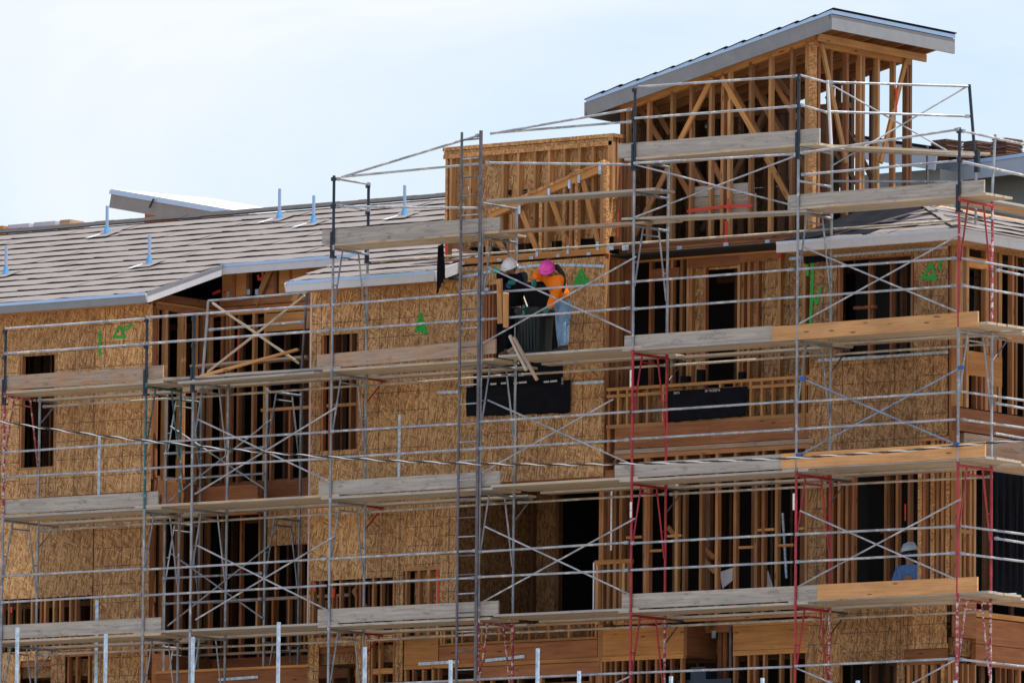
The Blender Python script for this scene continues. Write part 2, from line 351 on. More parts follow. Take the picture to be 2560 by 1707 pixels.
def ribbon(pts, y, w):
    """flat painted stroke on a wall plane"""
    b = MB()
    for (p, q) in zip(pts[:-1], pts[1:]):
        a = Vector((p[0], p[1])); c = Vector((q[0], q[1])); d = (c-a).normalized(); n = Vector((-d.y, d.x))*w/2; e = d*w*0.3
        a2, c2 = a-e, c+e
        b.add([(a2.x+n.x, y, a2.y+n.y), (c2.x+n.x, y, c2.y+n.y), (c2.x-n.x, y, c2.y-n.y), (a2.x-n.x, y, a2.y-n.y)], [(0, 1, 2, 3)])
        y -= 0.0006
    return b
def spray(v, pts, y, w, mat, parent, name='spray_mark'):
    q = [at(v, px, py, 'y', y) for px, py in pts]
    ribbon([(p.x, p.z) for p in q], y, w).build(name, mat, parent)
def strap(v, p, q, y, parent, h=0.045):
    a = at(v, *p, 'y', y); c = at(v, *q, 'y', y)
    timber('strap_tie', a, c, 0.003, h, M['strap'], parent)
def nailplate(v, x, y, pl, parent, w=0.085, h=0.085):
    a = at(v, x, y, 'y', pl); timber('truss_plate', (a.x-w/2, pl, a.z), (a.x+w/2, pl, a.z), 0.003, h, M['strap'], parent)

# ---- floors, rear walls and inner partitions (they close the shell so the rooms are dark)
b = MB()
for z in (1.3, 4.28, 7.3): b.box(-26, 5.1, 3.3, 9.2, z, z+0.28)
for z in (1.3, 4.28, 7.3): b.box(-26, -11.12, 1.62, 3.3, z, z+0.28); b.box(-7.6, -1.75, 1.62, 3.3, z, z+0.28); b.box(2.5, 5.1, 1.62, 3.3, z-(0.29 if z == 4.28 else 0), z+0.28-(0.29 if z == 4.28 else 0))
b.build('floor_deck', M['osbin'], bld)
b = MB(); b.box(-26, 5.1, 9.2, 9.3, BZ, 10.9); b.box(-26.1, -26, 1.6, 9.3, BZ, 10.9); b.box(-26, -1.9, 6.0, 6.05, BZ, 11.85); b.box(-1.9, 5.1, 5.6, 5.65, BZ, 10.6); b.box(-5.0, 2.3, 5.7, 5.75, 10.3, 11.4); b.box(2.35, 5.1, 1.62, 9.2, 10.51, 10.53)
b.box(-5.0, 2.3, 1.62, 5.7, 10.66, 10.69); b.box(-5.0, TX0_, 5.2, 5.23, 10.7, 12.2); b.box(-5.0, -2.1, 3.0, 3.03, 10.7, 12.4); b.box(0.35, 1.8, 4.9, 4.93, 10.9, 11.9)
b.build('rear_wall', M['roomshade'], bld)  # near-black, room shade put into colour; some pieces added against sky leaks
b = MB()
for (x0, x1, y, z0, z1) in [(-14.6, -11.3, 2.5, 7.58, 10.4), (-7.6, -6.2, 2.45, 7.58, 10.4), (-16, -11.2, 2.3, BZ, 5.6), (-7.6, -5.7, 2.3, BZ, 5.7), (-10.9, -7.7, 3.75, 4.56, 7.0), (-10.9, -7.7, 3.9, 7.58, 10.4), (-0.4, 0.8, 3.1, 7.58, 10.6), (2.6, 5.1, 2.35, 7.58, 10.4), (2.6, 5.1, 2.6, 4.56, 7.3), (2.6, 5.1, 2.2, BZ, 4.2), (-1.9, 1.8, 3.3, 10.9, 13.1), (-1.9, 0.9, 4.0, 10.9, 13.2), (-1.9, 0.5, 4.6, 10.9, 13.3), (-4.9, -1.8, 2.4, 10.7, 12.0), (-4.9, -1.8, 2.9, 10.7, 12.2), (-16, -11.2, 4.0, 7.58, 10.4), (-16, -11.2, 4.1, 4.56, 7.3), (-16, -11.2, 2.5, BZ, 4.28), (-7.6, -6.2, 4.4, 7.58, 10.5), (-7.6, -4.8, 4.2, 4.56, 7.3),
                            (-7.6, -1.8, 3.6, BZ, 4.28), (-11, -7.6, 5.2, 7.58, 10.4), (-11, -7.6, 4.4, 4.56, 7.3), (-11, -7.6, 4.4, BZ, 4.28), (-1.7, 2.4, 4.0, 4.56, 7.3), (-1.7, 2.4, 4.6, 7.58, 10.6),
                            (-1.7, 2.4, 3.4, BZ, 4.28), (2.6, 5.1, 3.7, 7.58, 10.4), (2.6, 5.1, 3.6, 4.56, 7.3), (2.6, 5.1, 2.5, BZ, 4.28)]:
    x = x0+0.1
    while x < x1:
        if random.random() < 0.85: b.box(x, x+0.045, y+random.uniform(0, .05), y+0.14, z0, z1)
        x += random.choice([0.2, 0.406, 0.406, 0.406])
    b.box(x0, x1, y+0.01, y+0.12, z1-0.08, z1+0.01); b.box(x0, x1, y+0.01, y+0.12, z0, z0+0.04)
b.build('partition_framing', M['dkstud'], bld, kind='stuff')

# ---- left wing, front wall
wl = plates('front_wall', [(-26, -11.2, YW+0.005, YW+0.085, 10.42, 10.5), (-26, -11.2, YW+0.005, YW+0.085, 7.36, 7.5), (-26, -11.2, YW+0.005, YW+0.085, 4.6, 4.66), (-26, -11.2, YW+0.005, YW+0.085, BZ, BZ+0.05)], M['stud'])
LWH = [(-13.94, -13.16, 7.78, 9.70), (-18.6, -17.6, 7.78, 9.7), (-22.5, -21.6, 7.78, 9.7), (-30, -12.27, 4.72, 5.61), (-13.84, -13.17, 2.6, 4.56), (-12.86, -12.27, BZ, 4.66), (-20, -18.6, 2.6, 4.5)]
xs = [-26.0] + [-11.07-1.22*i for i in range(11, -1, -1)]
sheathe(wl, xs, [BZ, 2.4, 4.86, 7.3, 9.74, 10.55], YW, LWH)
for h in LWH[:3]:
    for x in (h[0]+0.02, h[1]-0.02): vstud(x, YW, h[2], h[3], wl)
    hbeam('sill', h[0], h[1], YW+0.002, h[2], h[2]+0.04, wl, M['stud'])
    for k in range(3): vstud(h[0]+0.2+k*0.17, YW+0.55, h[2]-0.2, h[3]+0.3, wl, M['dkstud'])
for x in (-15.2, -14.75, -14.28, -14.12, -13.93, -13.62, -13.42, -13.33, -13.14, -13.0, -12.78, -12.66, -12.32): vstud(x, YW+0.002, 4.66, 5.61, wl)
timber('brace', (-13.05, YW+0.12, 5.2), (-12.35, YW+0.12, 4.68), 0.04, 0.09, M['red'], wl)
for x in (-12.8, -12.62, -12.35): vstud(x, YW+0.002, BZ, 4.66, wl)
hbeam('header', -13.9, -13.1, YW+0.03, 4.46, 4.56, wl, M['red'])
# red and green paint, metal straps
for (x, y) in ((13, 1160), (62, 1160), (540, 1118)): spray('b', [(x, y-12), (x, y+12)], YW-0.016, 0.04, M['redspray'], wl)
spray('a', [(680, 1040), (684, 1195)], YW-0.016, 0.06, M['green'], wl)
spray('a', [(775, 1072), (855, 1075), (815, 1000), (780, 1068)], YW-0.016, 0.045, M['green'], wl)
spray('a', [(835, 1020), (865, 1000), (905, 990), (880, 1015), (845, 1030)], YW-0.018, 0.03, M['green'], wl)
b0 = at('b', 551, 195, 'y', YW-0.016); b1 = at('b', 547, 552, 'y', YW-0.016); timber('strap_tie', b0, (b0.x, b0.y, b1.z), 0.003, 0.06, M['strap'], wl, up=(1, 0, 0))
b0 = at('b', 538, 1105, 'y', YW-0.016); timber('strap_tie', b0, (b0.x, b0.y, 4.0), 0.003, 0.07, M['strap'], wl, up=(1, 0, 0))

# ---- open recess of the left wing: side wall, rear wall, balcony fronts
XS = -11.07; YR = 3.2
ws = plates('recess_side_wall', [(XS-0.09, XS, 1.59, YR, 10.36, 10.44), (XS-0.09, XS, 1.59, YR, 7.1, 7.5), (XS-0.09, XS, 1.59, YR, 4.1, 4.6)], M['red'])
hbeam('plate', 1.6, YR, XS+0.004, 10.445, 10.49, ws, M['glulam'], axis='x')
for (z0, z1) in ((7.5, 10.36), (4.6, 7.1), (BZ, 4.1)):
    vstud(1.56, XS, z0, z1+0.05, ws, M['red'], w=0.13, axis='x'); vstud(1.66, XS-0.01, z0, z1, ws, M['red'], axis='x')
    for y in (1.88, 2.29, 2.36, 2.68, 2.87, 3.08): vstud(y, XS, z0, z1, ws, M['pale'] if z0 > 7 and y in (1.88, 2.29, 2.68) else M['stud'], w=0.06, axis='x')
hbeam('beam', 1.6, YR, XS+0.02, 10.50, 10.62, ws, M['red'], axis='x')
wr = plates('recess_rear_wall', [(XS, -7.55, YR, YR+0.09, 10.40, 10.52), (XS, -7.55, YR, YR+0.14, 7.0, 7.55), (XS, -7.55, YR, YR+0.09, 4.2, 4.6)], M['red'])
hbeam('plate', XS, -7.6, YR-0.006, 10.38, 10.44, wr, M['glulam'])
for x, mt in ((-10.96, 'red'), (-10.85, 'red'), (-10.78, 'stud'), (-10.60, 'red'), (-10.28, 'stud'), (-10.03, 'pale'), (-9.06, 'red'), (-8.6, 'stud'), (-8.2, 'stud'), (-7.8, 'stud')):
    vstud(x, YR, 7.55, 10.4, wr, M[mt], w=0.05)
hbeam('header', -10.0, -7.6, YR-0.01, 10.06, 10.36, wr, M['glulam'])
hbeam('plate', -10.1, -7.6, YR-0.004, 8.72, 8.77, wr, M['pale'])
for x in (-9.9, -9.5, -8.9): vstud(x, YR+0.02, 7.55, 8.72, wr)
spray('k', [(1205, 620), (1205, 960)], YR-0.006, 0.03, M['redspray'], wr)
for x in (-10.9, -10.5, -10.1, -9.75, -9.2, -8.8, -8.3, -7.9): vstud(x, YR, 4.6, 7.0, wr)
for x in (-10.7, -10.3, -9.7, -9.1, -8.5, -8.0): vstud(x, YR, BZ, 4.2, wr)
# gable framing above the rear wall plate
for x in (-10.72, -10.42, -10.1, -9.83, -9.5, -9.1): vstud(x, YR, 10.52, 11.15, wr, M['red'], w=0.06)
timber('truss_web', (-10.22, YR-0.03, 10.53), (-9.86, YR-0.03, 11.2), 0.04, 0.1, M['pale'], wr)
timber('truss_web', (-9.42, YR-0.03, 10.53), (-8.98, YR-0.03, 11.0), 0.04, 0.1, M['glulam'], wr)
hbeam('truss_chord', -11.0, -7.6, YR-0.03, 10.53, 10.63, wr, M['red'])
sheathe(wr, [-9.75, -8.6, -7.6], [10.62, 11.3], YR+0.02, mats=M['glulam']); sheathe(wr, [-11.0, -10.45], [10.62, 11.3], YR+0.05, mats=M['glulam']); sheathe(wr, [-10.12, -9.85], [10.62, 11.3], YR+0.05, mats=M['red'])
for (x, y) in ((1080, 165), (1420, 140), (1320, 140)): nailplate('k', x, y, YR-0.06, wr, 0.07, 0.09)
spray('k', [(905, 160), (985, 130)], YR-0.062, 0.05, M['redspray'], wr); spray('k', [(1030, 150), (1055, 140)], YR-0.062, 0.05, M['redspray'], wr)
spray('T2', [(205, 945), (210, 985), (290, 985), (285, 940)], YR-0.01, 0.05, M['redspray'], wr)
sheathe(wr, [-9.9, -8.7, -7.62], [6.45, 7.05], YR-0.02); sheathe(wr, [-9.0, -8.3], [4.6, 5.5], YR+0.03, mats=M['osbin'])
# second-floor rail and beam across the mouth of the recess
wb = plates('recess_balcony', [(-11.0, -7.7, 2.75, 2.84, 5.50, 5.55), (-11.0, -7.7, 2.75, 2.84, 4.62, 4.66)], M['tan'])
for k in range(10): vstud(-10.8+k*0.34, 2.75, 4.66, 5.5, wb)
hbeam('beam', -11.0, -7.7, 1.62, 3.72, 4.25, wb, M['red']); hbeam('plate', -11.0, -7.7, 1.60, 4.255, 4.30, wb, M['glulam'])
hbeam('beam', -11.05, -9.75, 2.7, 6.95, 7.45, wb, M['red'])
strap('b', (1210, 1548), (1430, 1532), 1.6, wb)

# ---- middle wing, front wall
wm = plates('front_wall', [(-7.68, -1.7, YW+0.005, YW+0.085, 10.56, 10.64), (-7.68, -1.7, YW+0.005, YW+0.085, 7.34, 7.5), (-7.68, -4.6, YW+0.005, YW+0.085, 4.6, 4.66)], M['stud'])
MH = [(-7.47, -6.69, 7.79, 9.70), (-4.16, -2.52, 8.2, 10.33), (-4.59, -1.45, 4.80, 7.08), (-7.64, -5.87, 4.72, 5.65), (-7.45, -6.68, 2.6, 4.56), (-6.39, -5.86, BZ, 4.66), (-5.69, -1.4, BZ, 4.82), (-5.71, -4.97, 4.6, 5.80)]
sheathe(wm, [-7.68, -6.46, -5.24, -4.02, -2.80, -1.67], [BZ, 2.4, 4.86, 7.1, 7.62, 9.74, 10.66], YW, MH)
vstud(-7.63, YW, 2.0, 7.3, wm, M['red']); timber('corner_flashing', (-7.69, YW-0.014, 4.9), (-7.69, YW-0.014, 10.5), 0.01, 0.03, plain('pink_flashing', (0.62, 0.5, 0.52), 0.6), wm, up=(1, 0, 0))
for x in (-7.45, -7.3, -6.71): vstud(x, YW, 7.79, 9.7, wm, M['red'])
for k in range(3): vstud(-7.2+k*0.2, YW+0.6, 7.6, 10, wm, M['dkstud'])
hbeam('header', -4.16, -2.5, YW-0.004, 10.33, 10.48, wm, M['red']); hbeam('sill', -4.16, -2.52, YW, 8.62, 8.66, wm, M['stud'])
for x in (-4.13, -4.08, -4.02, -3.95, -2.54, -2.6): vstud(x, YW+0.003, 8.2, 10.33, wm, M['red'])
hbeam('header', -4.6, -1.45, YW+0.02, 7.0, 7.2, wm, M['red'])
for x in (-7.6, -7.44, -7.2, -7.03, -6.7, -6.62, -6.35, -6.18, -5.92): vstud(x, YW+0.002, 4.66, 5.65, wm)
timber('brace', (-6.85, YW+0.13, 5.5), (-6.2, YW+0.13, 4.7), 0.04, 0.09, M['red'], wm)
for x in (-6.36, -6.2, -5.9): vstud(x, YW+0.002, BZ, 4.66, wm)
hbeam('blocking', -6.38, -5.88, YW+0.01, 4.08, 4.17, wm, M['glulam']); hbeam('header', -7.5, -6.65, YW+0.03, 4.46, 4.56, wm, M['red'])
for (x, y) in ((15, 1015), (120, 1050)): spray('d', [(x, y), (x-3, y+40)], YW-0.02, 0.05, M['redspray'], wm)
b0 = at('d', 485, 80, 'y', YW-0.016); b1 = at('d', 485, 450, 'y', YW-0.016); timber('strap_tie', b0, (b0.x, b0.y, b1.z), 0.003, 0.055, M['strap'], wm, up=(1, 0, 0))
# dim room behind the second-floor opening
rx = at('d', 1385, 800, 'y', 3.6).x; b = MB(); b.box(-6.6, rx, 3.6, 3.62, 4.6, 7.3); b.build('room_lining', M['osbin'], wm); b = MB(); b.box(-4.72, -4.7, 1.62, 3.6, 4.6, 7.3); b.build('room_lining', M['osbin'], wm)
for x in (rx-0.03, rx-0.55, rx-1.0): vstud(x, 3.5, 4.6, 7.3, wm, M['dkstud'], w=0.07)
# small framed pier beside the opening, blocking ladder and beam below it
for x in (-5.66, -5.4, -5.2, -5.01): vstud(x, YW-0.01, 4.68, 5.74, wm, M['pale'] if x > -5.1 else M['stud'], w=0.05)
hbeam('plate', -5.71, -4.97, YW-0.012, 5.74, 5.80, wm, M['pale']); spray('d', [(692, 940), (700, 985), (700, 1140)], YW-0.02, 0.04, M['redspray'], wm)
sheathe(wm, [-5.6, -5.05], [4.68, 5.74], YW+0.16)
hbeam('beam', -5.69, -4.99, YW, 4.2, 4.68, wm, M['glulam']); hbeam('beam', -4.97, -1.77, YW, 4.2, 4.48, wm, M['red'])
hbeam('plate', -4.95, -1.76, YW-0.01, 4.49, 4.53, wm, M['pale']); hbeam('plate', -4.95, -1.76, YW-0.01, 4.74, 4.78, wm, M['pale'])
for x in (-4.93, -4.87, -4.7, -4.5, -4.1, -3.75, -3.5, -3.14, -2.74, -2.34, -1.95, -1.88, -1.8): vstud(x, YW-0.008, 4.53, 4.74, wm, M['pale'] if random.random() < .5 else M['stud'])
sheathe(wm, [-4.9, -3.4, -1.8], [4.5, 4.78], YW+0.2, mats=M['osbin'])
hbeam('plate', -5.69, -1.72, YW-0.006, 4.13, 4.195, wm, M['glulam']); hbeam('header', -4.1, -1.72, YW, 3.9, 4.12, wm, M['red'])
for x in (-5.66, -5.5, -5.3, -5.1, -4.98, -4.7, -4.2, -3.9, -3.5, -3.36, -2.9, -1.9, -1.78): vstud(x, YW, BZ, 4.12, wm)
hbeam('header', -5.0, -4.1, YW-0.004, 3.72, 3.92, wm, M['red']); hbeam('header', -3.3, -1.9, YW-0.004, 3.62, 3.82, wm, M['red'])
strap('d', (590, 1460), (815, 1448), YW-0.02, wm, 0.05); strap('d', (960, 1442), (1180, 1418), YW-0.02, wm, 0.05)
# straps, black paper, spray on the upper wall
for p, q in (((755, 885), (840, 878)), ((840, 878), (930, 862)), ((930, 862), (1000, 846)), ((1140, 826), (1240, 815)), ((1240, 815), (1390, 812)), ((1390, 812), (1500, 813)), ((1500, 813), (1635, 820))): strap('c', p, q, YW-0.018, wm)
strap('c', (1450, 1476), (1635, 1464), YW-0.018, wm); strap('c', (700, 1526), (830, 1520), YW-0.018, wm)
spray('c', [(580, 1185), (608, 1085), (640, 1190), (590, 1172), (625, 1165), (600, 1110), (618, 1180)], YW-0.018, 0.055, M['green'], wm)
spray('c', [(1468, 915), (1507, 838), (1550, 912), (1475, 912), (1500, 860), (1520, 930), (1490, 900), (1530, 890)], YW-0.018, 0.05, M['green'], wm)
def hang(name, v, pts, y, mat, parent, bulge=0.03, t=0.004):
    """limp sheet pinned along its top: small folds make it uneven"""
    q = [at(v, px, py, 'y', y) for px, py in pts]; n = 14; mm = 7; mb = MB(); tl, trr, br, bl = q
    for j in range(mm+1):
        for i in range(n+1):
            u, w_ = i/n, j/mm; p = (tl*(1-u)+trr*u)*(1-w_) + (bl*(1-u)+br*u)*w_
            p.y -= bulge*w_*(0.5+0.5*math.sin(i*1.9+j*0.7)) + 0.006*math.sin(i*3.7); p.z += 0.01*math.sin(i*2.3)*(w_); mb.v.append(tuple(p))
    for j in range(mm):
        for i in range(n): a = j*(n+1)+i; mb.f.append((a, a+1, a+n+2, a+n+1)); mb.smooth.append(True)
    o = mb.build(name, mat, parent); s = o.modifiers.new('thick', 'SOLIDIFY'); s.thickness = t; return o
def text(body, size, pos, rz, ry, mat, parent, name='lettering'):
    cu = bpy.data.curves.new('t', 'FONT'); cu.body = body; cu.size = size; cu.align_x = 'CENTER'; cu.align_y = 'CENTER'
    ob = bpy.data.objects.new('t', cu); COL.objects.link(ob); dg = bpy.context.evaluated_depsgraph_get(); dg.update()
    me = bpy.data.meshes.new_from_object(ob.evaluated_get(dg)); bpy.data.objects.remove(ob); me.materials.append(mat)
    mw = Matrix.Translation(Vector(pos)) @ Matrix.Rotation(rz, 4, 'Z') @ Matrix.Rotation(ry, 4, 'Y') @ Matrix.Rotation(R(90), 4, 'X')
    return link(name, me, parent, mw)
hang('black_paper', 'c', [(705, 705), (738, 690), (750, 880), (700, 985)], 0.78, M['membrane'], wm, 0.04)
mem = hang('black_membrane', 'c', [(865, 1495), (1450, 1455), (1448, 1640), (865, 1660)], YW-0.05, M['membrane'], wm, 0.03)
hang('black_membrane', 'c', [(905, 1395), (1405, 1345), (1405, 1470), (905, 1500)], YW-0.02, M['membrane'], wm, 0.02)
for (x0, y0, x1, y1) in ((1000, 1478, 1030, 1476), (1060, 1474, 1085, 1472), (1130, 1474, 1150, 1472), (1160, 1470, 1200, 1467), (1300, 1466, 1325, 1464), (1335, 1463, 1370, 1460)):
    spray('c', [(x0, y0), (x1, y1)], YW-0.075, 0.028, M['print'], wm, 'faint_print')
p = at('c', 1402, 1460, 'y', YW-0.08); text('SUBS', 0.055, p, 0, R(-90), M['print'], wm)

# ---- gable truss and open parapet above the middle wing
gp = plates('gable_truss', [(-5.0, -1.66, YW, YW+0.089, 10.70, 10.80)], M['glulam'])
def Y0(v, x, y): q = at(v, x, y, 'y', YW); return Vector((q.x, YW+0.045, q.z))
timber('top_chord', Y0('n', 560, 930), Y0('n', 1690, 455), 0.089, 0.12, M['glulam'], gp); timber('chord_cap', Y0('n', 560, 900)+Vector((0, -.02, .0)), Y0('n', 1690, 405)+Vector((0, -.02, 0)), 0.1, 0.05, M['lsl'], gp)
for x, mt in ((150, 'lsl'), (540, 'lsl'), (775, 'stud'), (800, 'pale'), (1060, 'lsl'), (1110, 'pale'), (1290, 'lsl'), (1355, 'stud'), (1410, 'lsl'), (1660, 'pale'), (1690, 'lsl')):
    q = Y0('n', x, 1000); top = {150: 11.2, 540: 11.3}.get(x, 11.15 + (q.x+4.2)*0.5); vstud(q.x, YW+0.002, 10.80, min(top, 12.2), gp, M[mt], w=0.06)
for (x0, y0, x1, y1) in ((860, 890, 1010, 1260), (1160, 790, 1330, 1230), (1460, 570, 1620, 1210), (610, 1150, 700, 1290), (190, 1210, 420, 1330)):
    timber('truss_web', Y0('n', x0, y0), Y0('n', x1, y1), 0.04, 0.09, M['glulam'] if x0 > 400 else M['red'], gp)
for (x, y) in ((855, 880), (1145, 710), (1345, 630), (1440, 575), (1645, 490), (1025, 1300), (1330, 1270), (1620, 1235)): nailplate('n', x, y, YW-0.008, gp, 0.055, 0.14)
for (x, y) in ((660, 1372), (970, 1350), (1238, 1328), (1535, 1310), (300, 1405), (440, 1330)): nailplate('n', x, y, YW-0.018, gp, 0.08, 0.05)
for x in (135, 150): spray('n', [(x, 1200), (x, 1330)], YW-0.012, 0.03, M['redspray'], gp)
# open back of the parapet: strand board with its studs on the near side
pr = plates('parapet_wall', [(-5.08, -1.62, YW+0.10, YW+0.25, 12.60, 12.66), (-5.06, -1.66, YW+0.11, YW+0.24, 12.54, 12.59)], M['lsl'])
sheathe(pr, [-5.06, -3.84, -2.62, -1.66], [11.0, 12.54], YW+0.26, mats=M['osb'])
b = MB(); b.box(-5.07, -1.64, YW+0.10, YW+0.112, 12.47, 12.54); b.build('rim_strip', M['lsl'], pr)
for k, x in enumerate((98, 140, 330, 650, 800, 960, 1100, 1250, 1400, 1530, 1690)):
    q = Y0('n', x, 600); vstud(q.x, YW+0.115, 11.0, 12.54, pr, M['lsl'] if k in (0, 10) else M['pale'], w=0.045, d=0.13)
for (y0, mt) in ((1.6, 'pale'), (1.72, 'stud')): vstud(y0+0.04, -1.62, 11.6, 12.6, pr, M[mt], w=0.08, axis='x')
vstud(1.82, -1.62, 10.8, 12.6, pr, M['red'], w=0.1, axis='x'); b = MB(); b.box(-1.66, -1.6, 1.61, 1.9, 12.6, 12.66); b.build('plate', M['red'], pr)
for (v_, pts) in (('n', [(708, 700), (775, 692)]), ('n', [(715, 700), (718, 728)]), ('n', [(735, 728), (748, 702), (760, 730)]), ('n', [(770, 700), (772, 735)]), ('n', [(850, 700), (875, 690)]), ('n', [(858, 725), (862, 700)]), ('n', [(890, 695), (925, 688)]), ('n', [(895, 722), (930, 715)])):
    spray(v_, pts, YW+0.235, 0.03, M['black'], pr, 'ink_stencil')
lb = at('n', 382, 663, 'y', YW+0.245); timber('paper_label', (lb.x-0.06, lb.y, lb.z), (lb.x+0.06, lb.y, lb.z), 0.003, 0.05, M['white'], pr)

# ---- side of the middle wing facing the balcony bay
wsd = plates('bay_side_wall', [(-1.76, -1.67, 1.59, 2.3, 10.62, 10.72), (-1.76, -1.67, 1.52, 2.3, 7.1, 7.5)], M['red'])
for (z0, z1) in ((7.5, 10.62), (BZ, 7.1)):
    vstud(1.56, -1.67, z0, z1, wsd, M['stud'], w=0.11, axis='x')
    for y in (1.74, 1.86, 1.98, 2.12, 2.25): vstud(y, -1.67, z0, z1, wsd, w=0.06, axis='x')
for y in (1.95, 2.05, 2.18): vstud(y, -1.62, 10.72, 12.5, wsd, M['stud'], w=0.06, axis='x')

# ---- balcony bay: rear wall of the top floor
YB = 2.3
wy = plates('bay_rear_wall', [(-1.67, 2.35, YB, YB+0.089, 10.70, 10.80), (-1.67, 2.35, YB-0.004, YB+0.085, 10.63, 10.695), (-1.67, 2.35, YB, YB+0.089, 7.4, 7.55)], M['glulam'])
for x, mt in ((-1.36, 'red'), (-1.0, 'stud'), (-0.93, 'stud'), (-0.74, 'stud'), (-0.61, 'pale'), (-0.55, 'stud'), (-0.28, 'red'), (0.40, 'pale'), (0.48, 'red'), (0.60, 'stud'), (0.77, 'red'), (1.2, 'pale'), (1.72, 'stud'), (1.95, 'stud'), (2.2, 'stud')):
    vstud(x, YB, 7.55, 10.63, wy, M[mt], w=0.05)
sheathe(wy, [-0.53, -0.28], [7.55, 10.55], YB+0.1); sheathe(wy, [-0.53, 0.38], [10.43, 10.62], YB+0.1)
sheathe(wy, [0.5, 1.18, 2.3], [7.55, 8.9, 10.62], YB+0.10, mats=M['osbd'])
hbeam('header', -1.34, -0.78, YB-0.003, 10.32, 10.5, wy, M['red']); hbeam('header', -0.62, 0.42, YB-0.005, 10.47, 10.63, wy, M['red']); hbeam('header', 0.42, 1.18, YB-0.003, 10.5, 10.63, wy, M['red'])
hbeam('blocking', -1.34, -1.1, YB+0.01, 9.24, 9.29, wy, M['pale']); hbeam('blocking', -1.6, -0.7, YB, 8.5, 8.55, wy, M['glulam']); hbeam('blocking', 0.5, 2.2, YB, 8.5, 8.56, wy, M['red'])
hbeam('blocking', 0.44, 0.72, YB, 8.93, 8.97, wy, M['pale'])
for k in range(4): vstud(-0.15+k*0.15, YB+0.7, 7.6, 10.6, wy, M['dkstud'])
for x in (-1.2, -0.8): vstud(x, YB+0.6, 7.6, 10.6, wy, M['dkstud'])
for (x, y) in ((518, 183), (823, 160), (1093, 142)): nailplate('f', x, y, YB-0.012, wy, 0.09, 0.06)
spray('f', [(1180, 185), (1178, 245)], YB-0.012, 0.05, M['redspray'], wy); spray('f', [(1295, 165), (1293, 245)], YB-0.012, 0.03, M['redspray'], wy)
for (x, y) in ((165, 175), (68, 175)): nailplate('f', x, y, 1.49, wy, 0.13, 0.11)
# balcony guard: framed pony wall, floor beam, black waterproofing over it
bal = plates('balcony_guard', [(-1.62, 2.40, YW-0.01, YW+0.08, 8.47, 8.52), (-1.62, 2.40, YW-0.008, YW+0.08, 8.36, 8.41), (-1.62, 2.40, YW-0.012, YW+0.08, 7.86, 7.92)], M['pale'])
for k, x in enumerate((-1.58, -1.4, -1.22, -1.0, -0.82, -0.5, 0.3, 0.62, 0.9, 1.04, 1.22, 1.44, 1.65, 1.9, 2.1, 2.3, 2.37)): vstud(x, YW, 7.92, 8.47, bal, M['pale'] if k % 3 else M['stud'])
sheathe(bal, [-1.55, 0.4, 2.35], [7.92, 8.4], YW+0.12, mats=M['osbin'])
hbeam('beam', -1.45, 0.45, YW-0.008, 7.52, 7.86, bal, M['red']); hbeam('beam', 0.455, 2.44, YW-0.008, 7.52, 7.86, bal, M['red']); hbeam('plate', -1.45, 2.44, YW-0.012, 7.44, 7.51, bal, M['tan'])
timber('beam', (2.47, YW+0.02, 7.67), (2.47, 2.3, 7.67), 0.06, 0.38, M['red'], bal); timber('beam', (-1.6, YW+0.02, 7.67), (-1.6, 2.3, 7.67), 0.06, 0.38, M['red'], bal)
b = MB(); b.box(-1.6, 2.4, 1.6, 2.29, 7.4, 7.5); b.build('balcony_floor', M['osbin'], bal)
hang('black_membrane', 'f', [(435, 1118), (968, 1085), (950, 1280), (432, 1325)], YW-0.04, M['membrane'], bal, 0.03)
p = at('f', 735, 1112, 'y', YW-0.07); text('SUBSEAL-40', 0.058, p, 0, R(180), M['print'], bal)
p = at('f', 500, 1128, 'y', YW-0.07); text('SUBS', 0.055, p, 0, R(180), M['print'], bal)
# ---- second floor of the bay: open stud wall under the balcony
w2 = plates('stud_wall', [(-1.45, 2.44, YW+0.004, YW+0.09, 7.36, 7.435), (-1.45, 2.44, YW+0.004, YW+0.09, 4.70, 4.76)], M['stud'])
for x, mt in ((-1.45, 'stud'), (-1.33, 'stud'), (-0.84, 'stud'), (-0.78, 'red'), (-0.22, 'pale'), (-0.07, 'stud'), (0.26, 'stud'), (0.57, 'stud'), (0.93, 'stud'), (1.34, 'stud'), (1.48, 'red'), (1.74, 'pale'), (2.32, 'stud'), (2.42, 'stud')):
    vstud(x, YW+0.004, 4.76, 7.36, w2, M[mt], w=0.055)
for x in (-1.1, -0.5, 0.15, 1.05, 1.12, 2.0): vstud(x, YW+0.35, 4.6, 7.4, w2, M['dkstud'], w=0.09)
for (x0, x1, y) in ((165, 265, 628), (290, 395, 715), (430, 520, 618), (890, 990, 692), (1005, 1120, 580), (1135, 1245, 680), (1265, 1315, 570)):
    a = at('h', x0, y, 'y', YW); c = at('h', x1, y-4, 'y', YW); hbeam('blocking', a.x, c.x, YW+0.012, a.z-0.02, a.z+0.02, w2, M['glulam'])
for (x0, y0, x1, y1) in ((440, 560, 520, 650), (670, 770, 745, 850), (680, 700, 740, 760)):
    timber('brace', at('h', x0, y0, 'y', YW+0.3), at('h', x1, y1, 'y', YW+0.3), 0.04, 0.08, M['stud'], w2)
timber('corner_flashing', (-1.5, YW-0.012, 5.9), (-1.5, YW-0.012, 7.05), 0.01, 0.03, M['white'], w2, up=(1, 0, 0))
timber('corner_flashing', (-1.83, YW-0.03, 4.78), (-1.83, YW-0.03, 5.72), 0.01, 0.025, M['white'], w2, up=(1, 0, 0))
